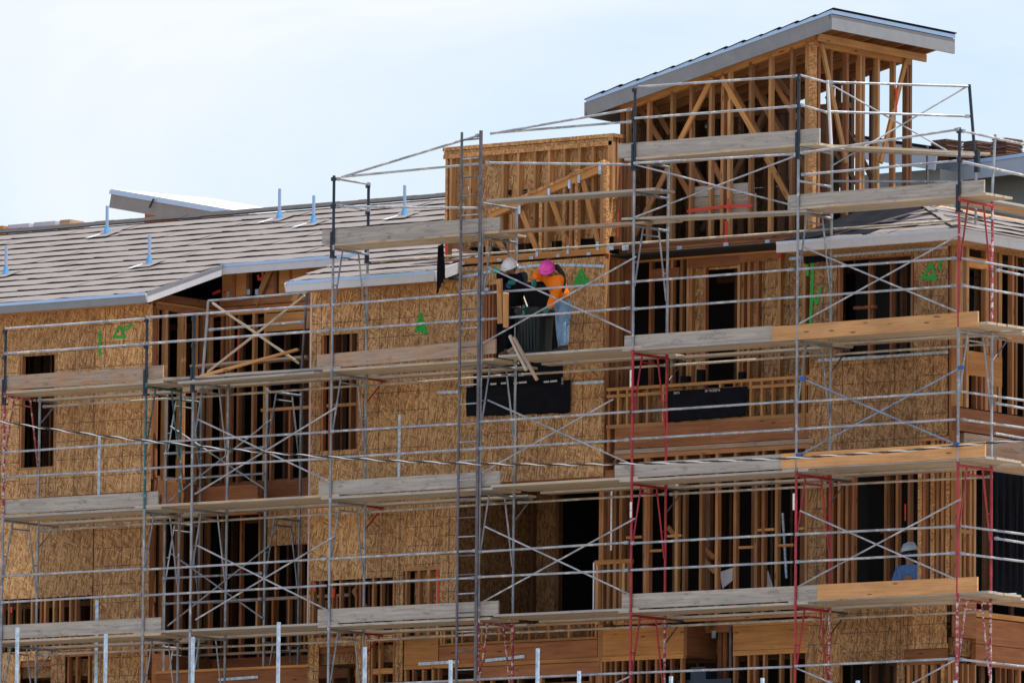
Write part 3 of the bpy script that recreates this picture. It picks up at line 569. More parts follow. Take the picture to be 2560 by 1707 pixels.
# small framed pier left of it
for x in (-1.78, -1.72, -1.55, -1.42, -1.25, -1.15): vstud(x, YW-0.02, 4.72, 5.68, w2, M['pale'] if x in (-1.78, -1.25) else M['stud'], w=0.055)
hbeam('plate', -1.82, -1.1, YW-0.025, 5.68, 5.75, w2, M['glulam'])
for (pts, y) in (([(775, 850), (858, 822), (855, 905), (790, 958)], YW+0.2), ([(1045, 912), (1085, 840), (1122, 960), (1090, 975)], YW+0.2)):
    q = [at('h', px, py, 'y', y) for px, py in pts]; b = MB(); b.poly(q, 0.004, (0, 1, 0)); b.build('paper_sheet', M['fwhite'], w2)
tubeobj('vent_pipe', at('h', 1180, 470, 'y', YW+0.4), at('h', 1205, 890, 'y', YW+0.4), 0.025, M['strap'], w2)
# ---- lowest floor of the bay: edge beams and studs
w1 = plates('stud_wall', [(-1.66, -0.05, YW-0.006, YW+0.08, 4.12, 4.195), (0.92, 2.37, YW-0.006, YW+0.08, 4.12, 4.195)], M['glulam'])
hbeam('beam', -1.66, -0.05, YW-0.004, 4.20, 4.66, w1, M['glulam']); hbeam('beam', 0.92, 2.40, YW-0.004, 4.20, 4.58, w1, M['glulam']); hbeam('plate', 0.92, 2.40, YW-0.008, 4.585, 4.66, w1, M['glulam'])
timber('beam', (-0.02, YW, 4.4), (-0.02, 2.3, 4.4), 0.06, 0.5, M['red'], w1); timber('beam', (2.42, YW, 4.4), (2.42, 2.3, 4.4), 0.06, 0.5, M['red'], w1)
for x in (-1.62, -1.5, -1.4, -1.26, -1.1, -0.95, -0.78, -0.6, -0.3, -0.1, 0.94, 1.22, 1.34, 1.52, 1.84, 2.05, 2.34): vstud(x, YW, BZ, 4.12, w1)
for x in (0.22, 0.32, 0.86): vstud(x, YW+0.6, BZ, 4.7, w1, M['red'], w=0.07)
hbeam('header', 0.0, 0.9, YW+0.5, 4.55, 4.75, w1, M['red'])
tubeobj('vent_pipe', at('h', 845, 1200, 'y', YW+0.3), at('h', 845, 1480, 'y', YW+0.3), 0.03, M['steel'], w1)
q = at('h', 735, 1228, 'y', YW+0.5); timber('tag', q, (q.x, q.y, q.z-0.12), 0.005, 0.08, M['strap'], w1, up=(1, 0, 0))

# ---- right wing, front wall
wq = plates('front_wall', [(2.4, 5.1, YW+0.005, YW+0.085, 10.42, 10.5), (2.4, 5.1, YW+0.005, YW+0.085, 7.36, 7.42), (2.5, 5.1, YW+0.005, YW+0.085, 4.80, 4.86)], M['stud'])
RH = [(2.90, 4.38, 8.77, 10.32), (2.72, 5.3, 4.86, 7.24), (4.48, 5.3, 4.86, 7.42), (3.0, 4.09, BZ, 3.93), (4.22, 5.3, BZ, 4.1)]
sheathe(wq, [2.37, 3.66, 4.38, 5.03], [BZ, 2.4, 4.86, 7.30, 8.75, 9.9, 10.6], YW, RH, mats=M['osbd'])  # dimmer light on this wing put into a darker board tint
hbeam('header', 2.9, 4.4, YW-0.003, 10.30, 10.36, wq, M['red'])
vstud(2.27, YW-0.03, 7.6, 10.4, wq, M['pale'], w=0.06)
for x in (5.07, 5.12, 5.17): vstud(x, YW, 7.0, 10.5, wq, M['red'], w=0.048)
for x in (2.93, 3.3, 3.72, 4.33): vstud(x, YW+0.3 if 3 < x < 4 else YW, 8.77, 10.3, wq, M['red'])
hbeam('blocking', 3.0, 3.4, YW+0.3, 9.55, 9.6, wq, M['red'])
strap('g', (265, 425), (915, 375), YW-0.02, wq, 0.05); strap('g', (190, 1010), (520, 990), YW-0.02, wq, 0.05); strap('g', (520, 990), (920, 963), YW-0.02, wq, 0.04); strap('f', (1235, 255), (1330, 245), YW+0.7, wq, 0.05)
spray('g', [(770, 555), (825, 470), (850, 555), (775, 548), (840, 540)], YW-0.022, 0.05, M['green'], wq); spray('g', [(868, 490), (890, 450), (868, 440), (872, 480), (880, 510)], YW-0.022, 0.03, M['green'], wq)
spray('g', [(128, 480), (130, 530)], YW-0.035, 0.06, M['green'], wq); spray('g', [(160, 470), (155, 640), (148, 805)], YW-0.022, 0.06, M['green'], wq); spray('g', [(150, 640), (185, 690), (205, 600)], YW-0.022, 0.05, M['green'], wq)
hang('black_paper', 'g', [(110, 400), (245, 378), (240, 455), (112, 470)], YW-0.06, M['membrane'], wq, 0.02)
# open studs of its second floor
for x, mt in ((2.55, 'stud'), (2.68, 'stud'), (2.82, 'red'), (2.95, 'stud'), (3.1, 'stud'), (3.22, 'red'), (3.5, 'stud'), (3.72, 'stud'), (3.95, 'stud'), (4.5, 'lsl'), (4.58, 'red'), (4.74, 'lsl'), (4.84, 'stud'), (4.93, 'stud'), (5.03, 'lsl'), (5.12, 'pale'), (5.17, 'stud')):
    vstud(x, YW+0.004 if x > 4.2 or x < 3.4 else YW+0.5, 4.86, 7.36, wq, M[mt], w=0.075 if mt == 'lsl' else 0.05)
hbeam('blocking', 3.4, 3.9, YW+0.5, 6.0, 6.05, wq, M['red'])
spray('i', [(783, 415), (783, 515)], YW+0.48, 0.03, M['redspray'], wq)
hbeam('band', 2.74, 4.22, YW-0.006, 3.94, 4.16, wq, M['lsl']); hbeam('plate', 4.22, 5.0, YW-0.004, 4.10, 4.17, wq, M['glulam']); hbeam('header', 4.22, 5.0, YW, 3.85, 4.09, wq, M['red'])
for x, mt in ((2.8, 'lsl'), (2.95, 'stud'), (4.15, 'lsl'), (4.3, 'stud'), (4.45, 'stud'), (4.58, 'lsl'), (4.75, 'stud'), (4.95, 'lsl'), (5.08, 'stud'), (5.16, 'red')): vstud(x, YW+0.003, BZ, 3.93, wq, M[mt], w=0.06)
for x in (3.3, 3.8): vstud(x, YW+0.4, BZ, 3.9, wq, M['dkstud'])

# ---- right wing, end wall (faces +x)
XE = 5.2
we = plates('end_wall', [(XE-0.09, XE-0.002, 1.6, 8.9, 10.40, 10.48), (XE-0.09, XE-0.002, 1.6, 8.9, 4.86, 4.92)], M['glulam'])
for y, mt in ((1.52, 'stud'), (1.62, 'pale'), (1.72, 'stud'), (1.78, 'pale'), (2.33, 'stud'), (2.45, 'red'), (2.56, 'stud'), (2.7, 'pale'), (3.06, 'stud'), (3.16, 'stud'), (3.5, 'stud'), (3.9, 'stud'), (4.3, 'stud'), (4.7, 'stud')):
    vstud(y, XE, 7.88, 10.4, we, M[mt], w=0.09 if y < 2.8 else 0.05, axis='x')
hbeam('header', 1.8, 2.35, XE+0.003, 10.1, 10.26, we, M['glulam'], axis='x'); hbeam('header', 1.8, 2.35, XE+0.003, 8.4, 8.78, we, M['glulam'], axis='x'); hbeam('header', 2.35, 2.75, XE+0.003, 8.28, 8.75, we, M['glulam'], axis='x')
for y in (2.05, 2.2): vstud(y, XE, 7.88, 8.4, we, M['red'], axis='x')
hbeam('beam', 1.5, 8.9, XE+0.012, 7.5, 7.86, we, M['red'], axis='x', d=0.1); hbeam('beam', 1.7, 8.9, XE+0.006, 7.08, 7.48, we, M['tan'], axis='x', d=0.1)
for y, mt in ((1.52, 'stud'), (1.62, 'pale'), (1.74, 'stud'), (1.9, 'stud'), (2.02, 'pale')): vstud(y, XE, 4.92, 7.08, we, M[mt], w=0.06, axis='x')
hbeam('blocking', 1.65, 1.95, XE, 5.9, 5.96, we, M['pale'], axis='x')
hbeam('beam', 1.5, 2.05, XE+0.012, 4.27, 4.84, we, M['red'], axis='x'); hbeam('plate', 2.05, 8.9, XE+0.01, 4.62, 4.7, we, M['glulam'], axis='x'); hbeam('beam', 2.05, 8.9, XE+0.005, 4.2, 4.6, we, M['red'], axis='x'); hbeam('header', 2.05, 8.9, XE+0.003, 3.86, 4.19, we, M['red'], axis='x')
for y in (1.55, 1.7, 1.85, 2.05, 2.75, 2.9, 3.1, 3.3): vstud(y, XE, BZ, 3.86, we, axis='x')
b = MB(); b.box(XE-2.3, XE-2.28, 2.0, 9, BZ, 10.4); b.build('inner_lining', M['roomshade'], we)  # near-black lining, darkness of the rooms painted in
nb = MB()
for k in range(28):
    y = 2.62+0.03*k; nb.tube([(XE-0.06, y, 4.95), (XE-0.06+0.02*math.sin(k), y, 6.0), (XE-0.06, y, 7.05)], 0.012, 5)
nb.build('black_netting', M['membrane'], we)
hang_b = MB(); hang_b.box(XE-0.08, XE-0.07, 3.35, 4.1, 4.95, 7.05); hang_b.build('black_netting', M['membrane'], we)

# ---- tower with a mono-pitch roof
TX0, TX1, TY0, TY1 = -2.0, 1.85, 2.3, 5.05
tw = plates('tower_frame', [(TX0, TX1, TY0, TY0+0.09, 10.81, 10.86), (TX0, TX1, TY0-0.004, TY0+0.086, 10.865, 10.92)], M['red'])
def ztop(x): return 13.17 + (x+1.95)*0.2263
fx = [-1.95, -1.85, -1.43, -0.96, -0.58, -0.19, 0.05, 0.18, 0.60, 0.99, 1.41, 1.72, 1.80]
for k, x in enumerate(fx): vstud(x, TY0, 10.92, ztop(x)-0.02, tw, M['lsl'] if x == 1.80 else (M['pale'] if k % 2 else M['stud']), w=0.085 if k in (0, 11, 12) else 0.055)
timber('top_plate', (TX0, TY0+0.05, ztop(TX0)), (TX1, TY0+0.05, ztop(TX1)), 0.09, 0.10, M['glulam'], tw); timber('top_plate', (TX0, TY1-0.05, ztop(TX0)), (TX1, TY1-0.05, ztop(TX1)), 0.09, 0.10, M['stud'], tw)
def YT(v, x, y, o=-0.02): q = at(v, x, y, 'y', TY0+o); return q
for (v, x0, y0, x1, y1) in (('P', 1180, -20, 890, 545), ('P', 1265, -20, 1600, 560), ('P', 790, 780, 480, 1390), ('P', 1660, 690, 1860, 1060)):
    timber('brace', YT(v, x0, y0), YT(v, x1, y1), 0.04, 0.085, M['stud'] if x0 == 790 else M['glulam'], tw)
for (v, x0, y0, x1, y1, o) in (('P', 500, 200, 730, 560, .4), ('P', 640, 205, 800, 480, .5), ('P', 1310, 0, 1640, 560, .5), ('P', 1540, 40, 1780, 480, .5), ('P', 1730, 20, 1930, 350, .6), ('P', 830, 760, 1000, 1060, .4), ('P', 1010, 790, 1130, 1000, .4), ('P', 1190, 740, 1290, 960, .4)):
    timber('brace', YT(v, x0, y0, o), YT(v, x1, y1, o), 0.04, 0.085, M['stud'], tw)
sheathe(tw, [-1.99, -0.8, 0.42], [10.9, 12.1, 13.35], TY1+0.01, mats=M['osbin'])
b = MB(); b.poly([(TX0-.012, TY0+.1, 10.9), (TX0-.012, TY1, 10.9), (TX0-.012, TY1, 13.1), (TX0-.012, TY0+.1, 13.1)], 0.012, (1, 0, 0)); b.build('sheathing_panel', M['osbin'], tw)
for (x0, z0, x1, z1, y) in ((-1.7, 13.0, -0.4, 11.2, 3.2), (-0.9, 11.2, 0.3, 13.2, 3.25), (0.2, 13.3, 1.5, 11.4, 3.2), (-1.5, 11.3, -0.2, 13.1, 3.9), (0.1, 13.3, 1.2, 11.6, 3.9), (-1.2, 13.1, 0.0, 11.2, 4.5), (0.7, 13.4, 1.6, 12.0, 4.3)): timber('brace', (x0, y, z0), (x1, y, z1), 0.04, 0.085, M['dkstud'], tw)
for x in [-1.7, -1.3, -0.9, -0.5, -0.1, 0.3, 0.7, 1.1, 1.5]: vstud(x, TY1-0.1, 10.9, ztop(x), tw, M['dkstud'], w=0.05)
for y in (2.9, 3.4, 3.9, 4.5): vstud(y, TX0+0.09, 10.9, ztop(TX0), tw, M['dkstud'], axis='x', w=0.05)
for y, mt in ((2.34, 'lsl'), (2.46, 'red'), (2.80, 'stud'), (3.25, 'red'), (3.62, 'stud'), (3.70, 'pale'), (4.12, 'pale'), (4.57, 'stud'), (4.94, 'stud'), (5.03, 'red')): vstud(y, TX1, 10.92, 13.98, tw, M[mt], w=0.06 if y > 2.4 else 0.1, axis='x')
hbeam('top_plate', TY0, TY1, TX1+0.002, 13.90, 14.06, tw, M['glulam'], axis='x'); hbeam('bottom_plate', TY0, TY1, TX1, 10.81, 10.92, tw, M['red'], axis='x')
def XT(v, x, y): return at(v, x, y, 'x', TX1+0.02)
timber('brace', XT('Q', 645, 395), XT('Q', 880, 1520), 0.085, 0.04, M['pale'], tw, up=(1, 0, 0)); timber('brace', XT('Q', 1445, 530), XT('Q', 1200, 1520), 0.085, 0.04, M['glulam'], tw, up=(1, 0, 0))
for y in (2.7, 3.1, 3.5, 4.0, 4.4, 4.8): vstud(y, 0.9, 11.9, 13.8, tw, M['dkstud'], axis='x', w=0.05) if y in (3.1, 4.4) else None
timber('brace', (0.9, 2.6, 13.5), (0.9, 4.9, 12.0), 0.085, 0.04, M['dkstud'], tw, up=(1, 0, 0))
for (x, y) in ((645, 385), (1045, 445), (1458, 525)): q = XT('Q', x, y); timber('truss_plate', (TX1+0.045, q.y-.045, q.z), (TX1+0.045, q.y+.045, q.z), 0.003, 0.12, M['galv'], tw)
b = MB(); b.box(-0.62, 0.66, TY0+0.095, TY0+0.11, 11.3, 11.62); b.build('backing_board', M['tan'], tw); b = MB(); b.box(-0.6, 0.62, TY0+0.095, TY0+0.11, 11.63, 11.8); b.build('backing_board', M['grey'], tw)
spray('P', [(960, 1168), (1130, 1145), (1300, 1128), (1530, 1118)], TY0-0.006, 0.05, M['redspray'], tw); spray('P', [(1318, 1060), (1322, 1165)], TY0-0.01, 0.035, M['redspray'], tw); spray('P', [(1305, 1270), (1303, 1450)], TY0-0.006, 0.07, M['redspray'], tw)
spray('P', [(338, 1190), (336, 1400)], 1.49, 0.03, M['redspray'], tw)
q = XT('Q', 1337, 950); timber('spray_mark', (q.x+0.02, q.y, q.z+0.22), (q.x+0.02, q.y, q.z-0.22), 0.05, 0.002, M['redspray'], tw, up=(1, 0, 0))
for (x, y) in ((885, 1498), (1300, 1468), (1670, 1442)): nailplate('P', x, y, TY0-0.016, tw, 0.1, 0.06)
# tower roof: rafters, deck, fascia on both visible edges
RX0, RX1, RY0, RY1 = -2.43, 2.40, 2.0, 5.42
def zr(x): return 13.10 + (x-RX0)*0.2205
tr = MB(); tr.poly([(RX0, RY0, zr(RX0)+0.17), (RX1, RY0, zr(RX1)+0.17), (RX1, RY1, zr(RX1)+0.17), (RX0, RY1, zr(RX0)+0.17)], 0.018, (0, 0, 1)); tro = tr.build('tower_roof', M['osbin'], bld)
for k in range(8): y = RY0+0.12+k*0.45; timber('rafter', (RX0+0.06, y, zr(RX0)+0.085), (RX1-0.06, y, zr(RX1)+0.085), 0.04, 0.13, M['stud'], tro)
hbeam('outrigger', RY0+.05, TY1, 2.14, 13.93, 14.05, tro, M['glulam'], axis='x', d=0.04)
timber('fascia', (RX0, RY0-0.02, zr(RX0)+0.04), (RX1, RY0-0.02, zr(RX1)+0.04), 0.035, 0.24, M['fgrey'], tro); timber('fascia', (RX1+0.02, RY0-0.04, zr(RX1)+0.04), (RX1+0.02, RY1, zr(RX1)+0.04), 0.035, 0.24, M['fgrey'], tro)
timber('fascia', (RX0-0.02, RY0-0.04, zr(RX0)+0.04), (RX0-0.02, RY1, zr(RX0)+0.04), 0.035, 0.24, M['fgrey'], tro)
timber('drip_edge', (RX0, RY0-0.045, zr(RX0)+0.19), (RX1+0.04, RY0-0.045, zr(RX1)+0.2), 0.008, 0.06, M['drip'], tro); timber('drip_edge', (RX1+0.045, RY0-0.05, zr(RX1)+0.2), (RX1+0.045, RY1, zr(RX1)+0.2), 0.008, 0.06, M['drip'], tro)
n_ = 14
for k in range(n_):                       # felt laid in lapping strips; their lifted edges break the roof outline
    x0 = RX0-0.03+(RX1-RX0+0.06)*k/n_; x1 = x0+(RX1-RX0)/n_+0.05; j = random.uniform(0.0, 0.012)
    b = MB(); b.poly([(x0, RY0-0.06, zr(x0)+0.205), (x1, RY0-0.06, zr(x1)+0.225+j), (x1, RY1, zr(x1)+0.225+j), (x0, RY1, zr(x0)+0.205)], 0.012, (0, 0, 1)); b.build('felt_strip', M['felt'], tro)
tro['label'] = 'mono-pitch tower roof with grey fascia and black felt'
# ------------------------------------------------------------------ roofs
SL = 1/3.0; EY = 0.85; EZ = 10.56
def zroof(y): return EZ + (y-EY)*SL
NR = Vector((0, -SL, 1)).normalized()
b = MB()
for poly in ([(-26, 0.86), (-10.68, 0.86), (-10.68, 2.83), (-10.68, 7.35), (-26, 7.35)], [(-10.68, 2.83), (-7.67, 2.83), (-7.67, 7.35), (-10.68, 7.35)], [(-7.67, 0.86), (-4.62, 0.86), (-4.95, 1.6), (-8.75, 7.35), (-7.67, 7.35)]):
    if poly[0][0] == -7.67: poly = [(-7.67, 0.86), (-4.62, 0.86), (-5.0, 1.6), (-7.67, 5.6)]
    b.poly([(x, y, zroof(y)-0.055) for x, y in poly], 0.02, (0, 0, 1))
b.poly([(-26, 7.35, zroof(7.35)-0.05), (-8.7, 7.35, zroof(7.35)-0.05), (-8.7, 12.5, zroof(2.2)-0.05), (-26, 12.5, zroof(2.2)-0.05)], 0.02, (0, 0, 1))
roof = b.build('main_roof', M['osb'], bld); roof['label'] = 'long grey-brown shingled roof slope with pale blue drip edge'
# shingle courses: long strips, each lying a little unevenly so the dark joints waver
EXPO = 0.518; variants = []
for k in range(9):
    r = random.Random(100+k); n = 10; Lx = 1.30; m_ = MB(); ph = r.uniform(0, 6); lift = [0.021+0.0055*(math.sin(ph+i*0.6)+0.5*math.sin(ph*2+i*1.3))+r.uniform(0, 0.004) for i in range(n+1)]
    dip = [r.uniform(-0.012, 0.012) for i in range(n+1)]
    for i in range(n+1):
        x = -Lx/2+Lx*i/n; m_.v += [(x, dip[i], lift[i]+0.007), (x, dip[i], lift[i]), (x, EXPO+0.05, 0.004)]
    for i in range(n):
        a = i*3; c = a+3; m_.f += [(a, c, c+2, a+2), (a, a+1, c+1, c), (a+1, a+2, c+2, c+1)]; m_.smooth += [False, False, False]
    variants.append(m_.mesh('shingle', M['tile']))
Mrot = Matrix.Rotation(math.atan(SL), 4, 'X'); nco = 13
def clip_ok(x, yc):
    if x < -10.68: return True
    if x < -7.67: return yc > 2.75
    return x < -4.75 - max(0, yc-1.6)*0.66
far = MB()
for k in range(nco):
    y0 = EY-0.02 + k*EXPO*math.cos(math.atan(SL)); zz = zroof(y0); off = random.uniform(0, 1.3)
    x = -21.2 - off
    while x < -4.0:
        xc = x+0.65; lo, hi = x, x+1.30
        # trim the strips at the rake edges
        segs = []
        def lim(a, c):
            if c-a > 0.08: segs.append((a, c))
        if y0 < 2.55:
            lim(lo, min(hi, -10.66)); lim(max(lo, -7.69), min(hi, -4.62 - max(0, y0-1.3)*0.62))
        else: lim(lo, min(hi, -4.9-(y0-1.3)*0.66))
        for (a, c) in segs:
            sc = (c-a)/1.30
            mw = Matrix.Translation(((a+c)/2, y0, zz-0.03)) @ Mrot @ Matrix.Rotation(random.uniform(-.006, .006), 4, 'Z') @ Matrix.Diagonal((sc*0.998, 1, 1, 1))
            link('shingle', random.choice(variants), roof, mw)
        x += 1.30
ridge_b = MB()
for k in range(30):
    x = -21.0+k*0.42; 
    if x > -9.0: break
    j = random.uniform(0, 0.012); ridge_b.poly([(x, 7.2, zroof(7.2)+0.0+j), (x+0.43, 7.2, zroof(7.2)+0.0+j), (x+0.43, 7.38, zroof(7.38)+0.03+j), (x, 7.38, zroof(7.38)+0.03+j)], 0.025, NR)
ridge_b.build('ridge_cap', plain('ridge_tile', (0.045, 0.04, 0.04), 0.85, 0, 0.2), roof)
def eave(x0, x1, y, mat, parent):
    z = zroof(y); timber('fascia', (x0, y-0.02, z-0.125), (x1, y-0.02, z-0.125), 0.035, 0.14, mat, parent); timber('drip_edge', (x0, y-0.045, z-0.045), (x1, y-0.045, z-0.045), 0.008, 0.052, M['drip'], parent)
eave(-26, -10.66, EY, M['fgrey'], roof); eave(-10.66, -7.5, 2.83, M['fwhite'], roof); eave(-7.69, -4.62, EY, M['fwhite'], roof)
timber('fascia', (-10.645, EY-0.04, zroof(EY)-0.12), (-10.645, 2.83, zroof(2.83)-0.12), 0.035, 0.15, M['fwhite'], roof); timber('drip_edge', (-10.622, EY-0.04, zroof(EY)-0.035), (-10.622, 2.83, zroof(2.83)-0.035), 0.01, 0.05, M['fgrey'], roof)
timber('fascia', (-7.7, EY-0.04, zroof(EY)-0.12), (-7.7, 2.83, zroof(2.83)-0.12), 0.03, 0.15, M['fwhite'], roof)
timber('fascia', (-4.6, EY-0.04, zroof(EY)-0.12), (-4.6, YW-.02, zroof(YW)-0.12), 0.03, 0.17, M['fwhite'], roof)
b = MB(); b.box(-26, -11.1, EY, YW-0.02, 10.42, 10.435); b.box(-7.66, -4.64, EY, YW-0.02, 10.42, 10.435); b.build('soffit', M['osb'], roof)
for x, y, z in ((-16.14, 6.39, 12.43), (-12.6, 3.25, 11.39), (-15.85, 3.34, 11.42), (-12.4, 6.52, 12.48), (-11.11, 5.84, 12.25), (-9.17, 5.87, 12.26)):
    zb = zroof(y); b = MB(); b.tube([(x, y, zb), (x, y, zb+0.52+random.uniform(-.05, .05))], 0.028, 10); vp = b.build('vent_pipe', M['vent'], bld)
    b = MB(); b.tube([(x, y, zb-0.02), (x, y, zb+0.14)], [0.075, 0.032], 10, False); b.build('flashing_cone', plain('flashing_blue', (0.10, 0.30, 0.56), 0.4, 0.2), vp)
    b = MB(); b.poly([(x-0.25, y-0.26, zroof(y-0.26)+0.012), (x+0.2, y-0.26, zroof(y-0.26)+0.012), (x+0.2, y+0.2, zroof(y+0.2)+0.02), (x-0.25, y+0.2, zroof(y+0.2)+0.02)], 0.004, NR); b.build('flashing_sheet', M['tile'], vp)
    b = MB(); b.poly([(x-0.24, y-0.30, zroof(y-0.30)+0.018), (x-0.13, y-0.30, zroof(y-0.30)+0.018), (x-0.06, y-0.1, zroof(y-0.1)+0.024), (x-0.1, y-0.06, zroof(y-0.06)+0.024)], 0.004, NR); b.build('flashing_lip', M['underlay'], vp)
# roof of the right wing: hipped at the free corner
HX = 5.65; REZ = 10.545
def zf(y): return REZ+(y-EY)*SL
AP = (2.95, 3.55, zf(3.55))
b = MB()
b.poly([(2.25, EY, zf(EY)), (HX, EY, zf(EY)), AP, (2.25, AP[1], AP[2])], 0.02, (0, 0, 1)); b.poly([(HX, EY, zf(EY)), (HX, 9.5, zf(EY)), (2.95, 9.5, AP[2]), AP], 0.02, (0, 0, 1))
rr = b.build('right_wing_roof', M['osb'], bld)
b = MB(); b.poly([(2.25, EY-0.03, zf(EY)+0.024), (3.9, EY-0.03, zf(EY)+0.024), (3.7, AP[1]-0.5, zf(AP[1]-0.5)+0.024), (2.25, AP[1]-0.1, zf(AP[1]-0.1)+0.024)], 0.01, (0, 0, 1)); b.build('felt_sheet', M['felt'], rr)
DY = EXPO*0.949
def trim(pl, pu):
    """last strip of a course, cut along the hip; pl/pu its lower and upper edges"""
    b = MB(); n = 6; lo = [pl[0].lerp(pl[1], i/n) for i in range(n+1)]; up_ = [pu[0].lerp(pu[1], i/n) for i in range(n+1)]
    L1 = [p+Vector((0, 0, .022+.005*math.sin(i*1.3+p.x*3+p.y))) for i, p in enumerate(lo)]; L0 = [p-Vector((0, 0, .007)) for p in L1]; U = [p+Vector((0, 0, .004)) for p in up_]
    for i in range(n): b.add([L1[i], L1[i+1], U[i+1], U[i]], [(0, 1, 2, 3)]); b.add([L0[i], L0[i+1], L1[i+1], L1[i]], [(0, 1, 2, 3)])
    b.build('shingle', M['tile'], rr)
for k in range(5):
    y0 = EY-0.03+k*DY; y1 = y0+DY; xl = HX-(y0-EY); xu = HX-(y1-EY); xd = 3.05+(y0-EY)*0.42; xa = xd; zl, zu = zf(y0)+0.02, zf(y1)+0.02
    while xa+1.3 < xu: 
        link('shingle', random.choice(variants), rr, Matrix.Translation((xa+.65, y0, zl)) @ Mrot); xa += 1.3
    if xu > xa+0.05: trim((Vector((xa, y0, zl)), Vector((xl, y0, zl))), (Vector((xa, y1, zu)), Vector((xu, y1, zu))))
Mr2 = Matrix.Rotation(R(90), 4, 'Z') @ Mrot
for k in range(5):
    x0 = HX+0.03-k*DY; x1 = x0-DY; zl = REZ+(HX-x0)*SL+.02; zu = REZ+(HX-x1)*SL+.02; yl = EY+(HX-x0); yu = EY+(HX-x1); ya = yu+0.7
    trim((Vector((x0, yl, zl)), Vector((x0, ya, zl))), (Vector((x1, yu, zu)), Vector((x1, ya, zu))))
    while ya < 9.2: link('shingle', random.choice(variants), rr, Matrix.Translation((x0, ya+.65, zl)) @ Mr2); ya += 1.3
for k in range(9):                       # hip caps, a bit ragged
    t = k/9.0; p = Vector((HX, EY, zf(EY)+0.04)).lerp(Vector(AP)+Vector((0, 0, 0.05)), t); q = Vector((HX, EY, zf(EY)+0.06)).lerp(Vector(AP)+Vector((0, 0, 0.06)), t+0.12)
    timber('hip_cap', p, q, 0.12, 0.012, M['tile'], rr)
timber('valley_edge', (3.06, EY, zf(EY)+0.05), (4.05, 3.1, zf(3.1)+0.05), 0.05, 0.02, M['tile'], rr)
timber('fascia', (2.2, EY-0.02, REZ-0.07), (HX+0.02, EY-0.02, REZ-0.07), 0.035, 0.135, M['fwhite'], rr); timber('fascia', (HX+0.02, EY-0.04, REZ-0.07), (HX+0.02, 9, REZ-0.07), 0.035, 0.135, M['fwhite'], rr)
timber('drip_edge', (2.2, EY-0.045, REZ+0.015), (HX+0.04, EY-0.045, REZ+0.015), 0.008, 0.045, plain('drip_white', (0.55, 0.62, 0.74), 0.4, 0.2, 0.05), rr); timber('drip_edge', (HX+0.045, EY-0.05, REZ+0.015), (HX+0.045, 9, REZ+0.015), 0.008, 0.045, M['fwhite'], rr)
b = MB(); b.box(2.3, HX, EY, YW-0.02, 10.40, 10.415); b.box(5.25, HX, YW-0.02, 8.9, 10.40, 10.415); b.build('soffit', M['osb'], rr)
b = MB(); b.poly([(4.6, 6.0, REZ+0.40), (HX-0.1, 6.0, REZ+0.10), (HX-0.1, 8.8, REZ+0.10), (4.6, 8.8, REZ+0.40)], 0.01, (0, 0, 1)); b.build('underlay_sheet', M['underlay'], rr)

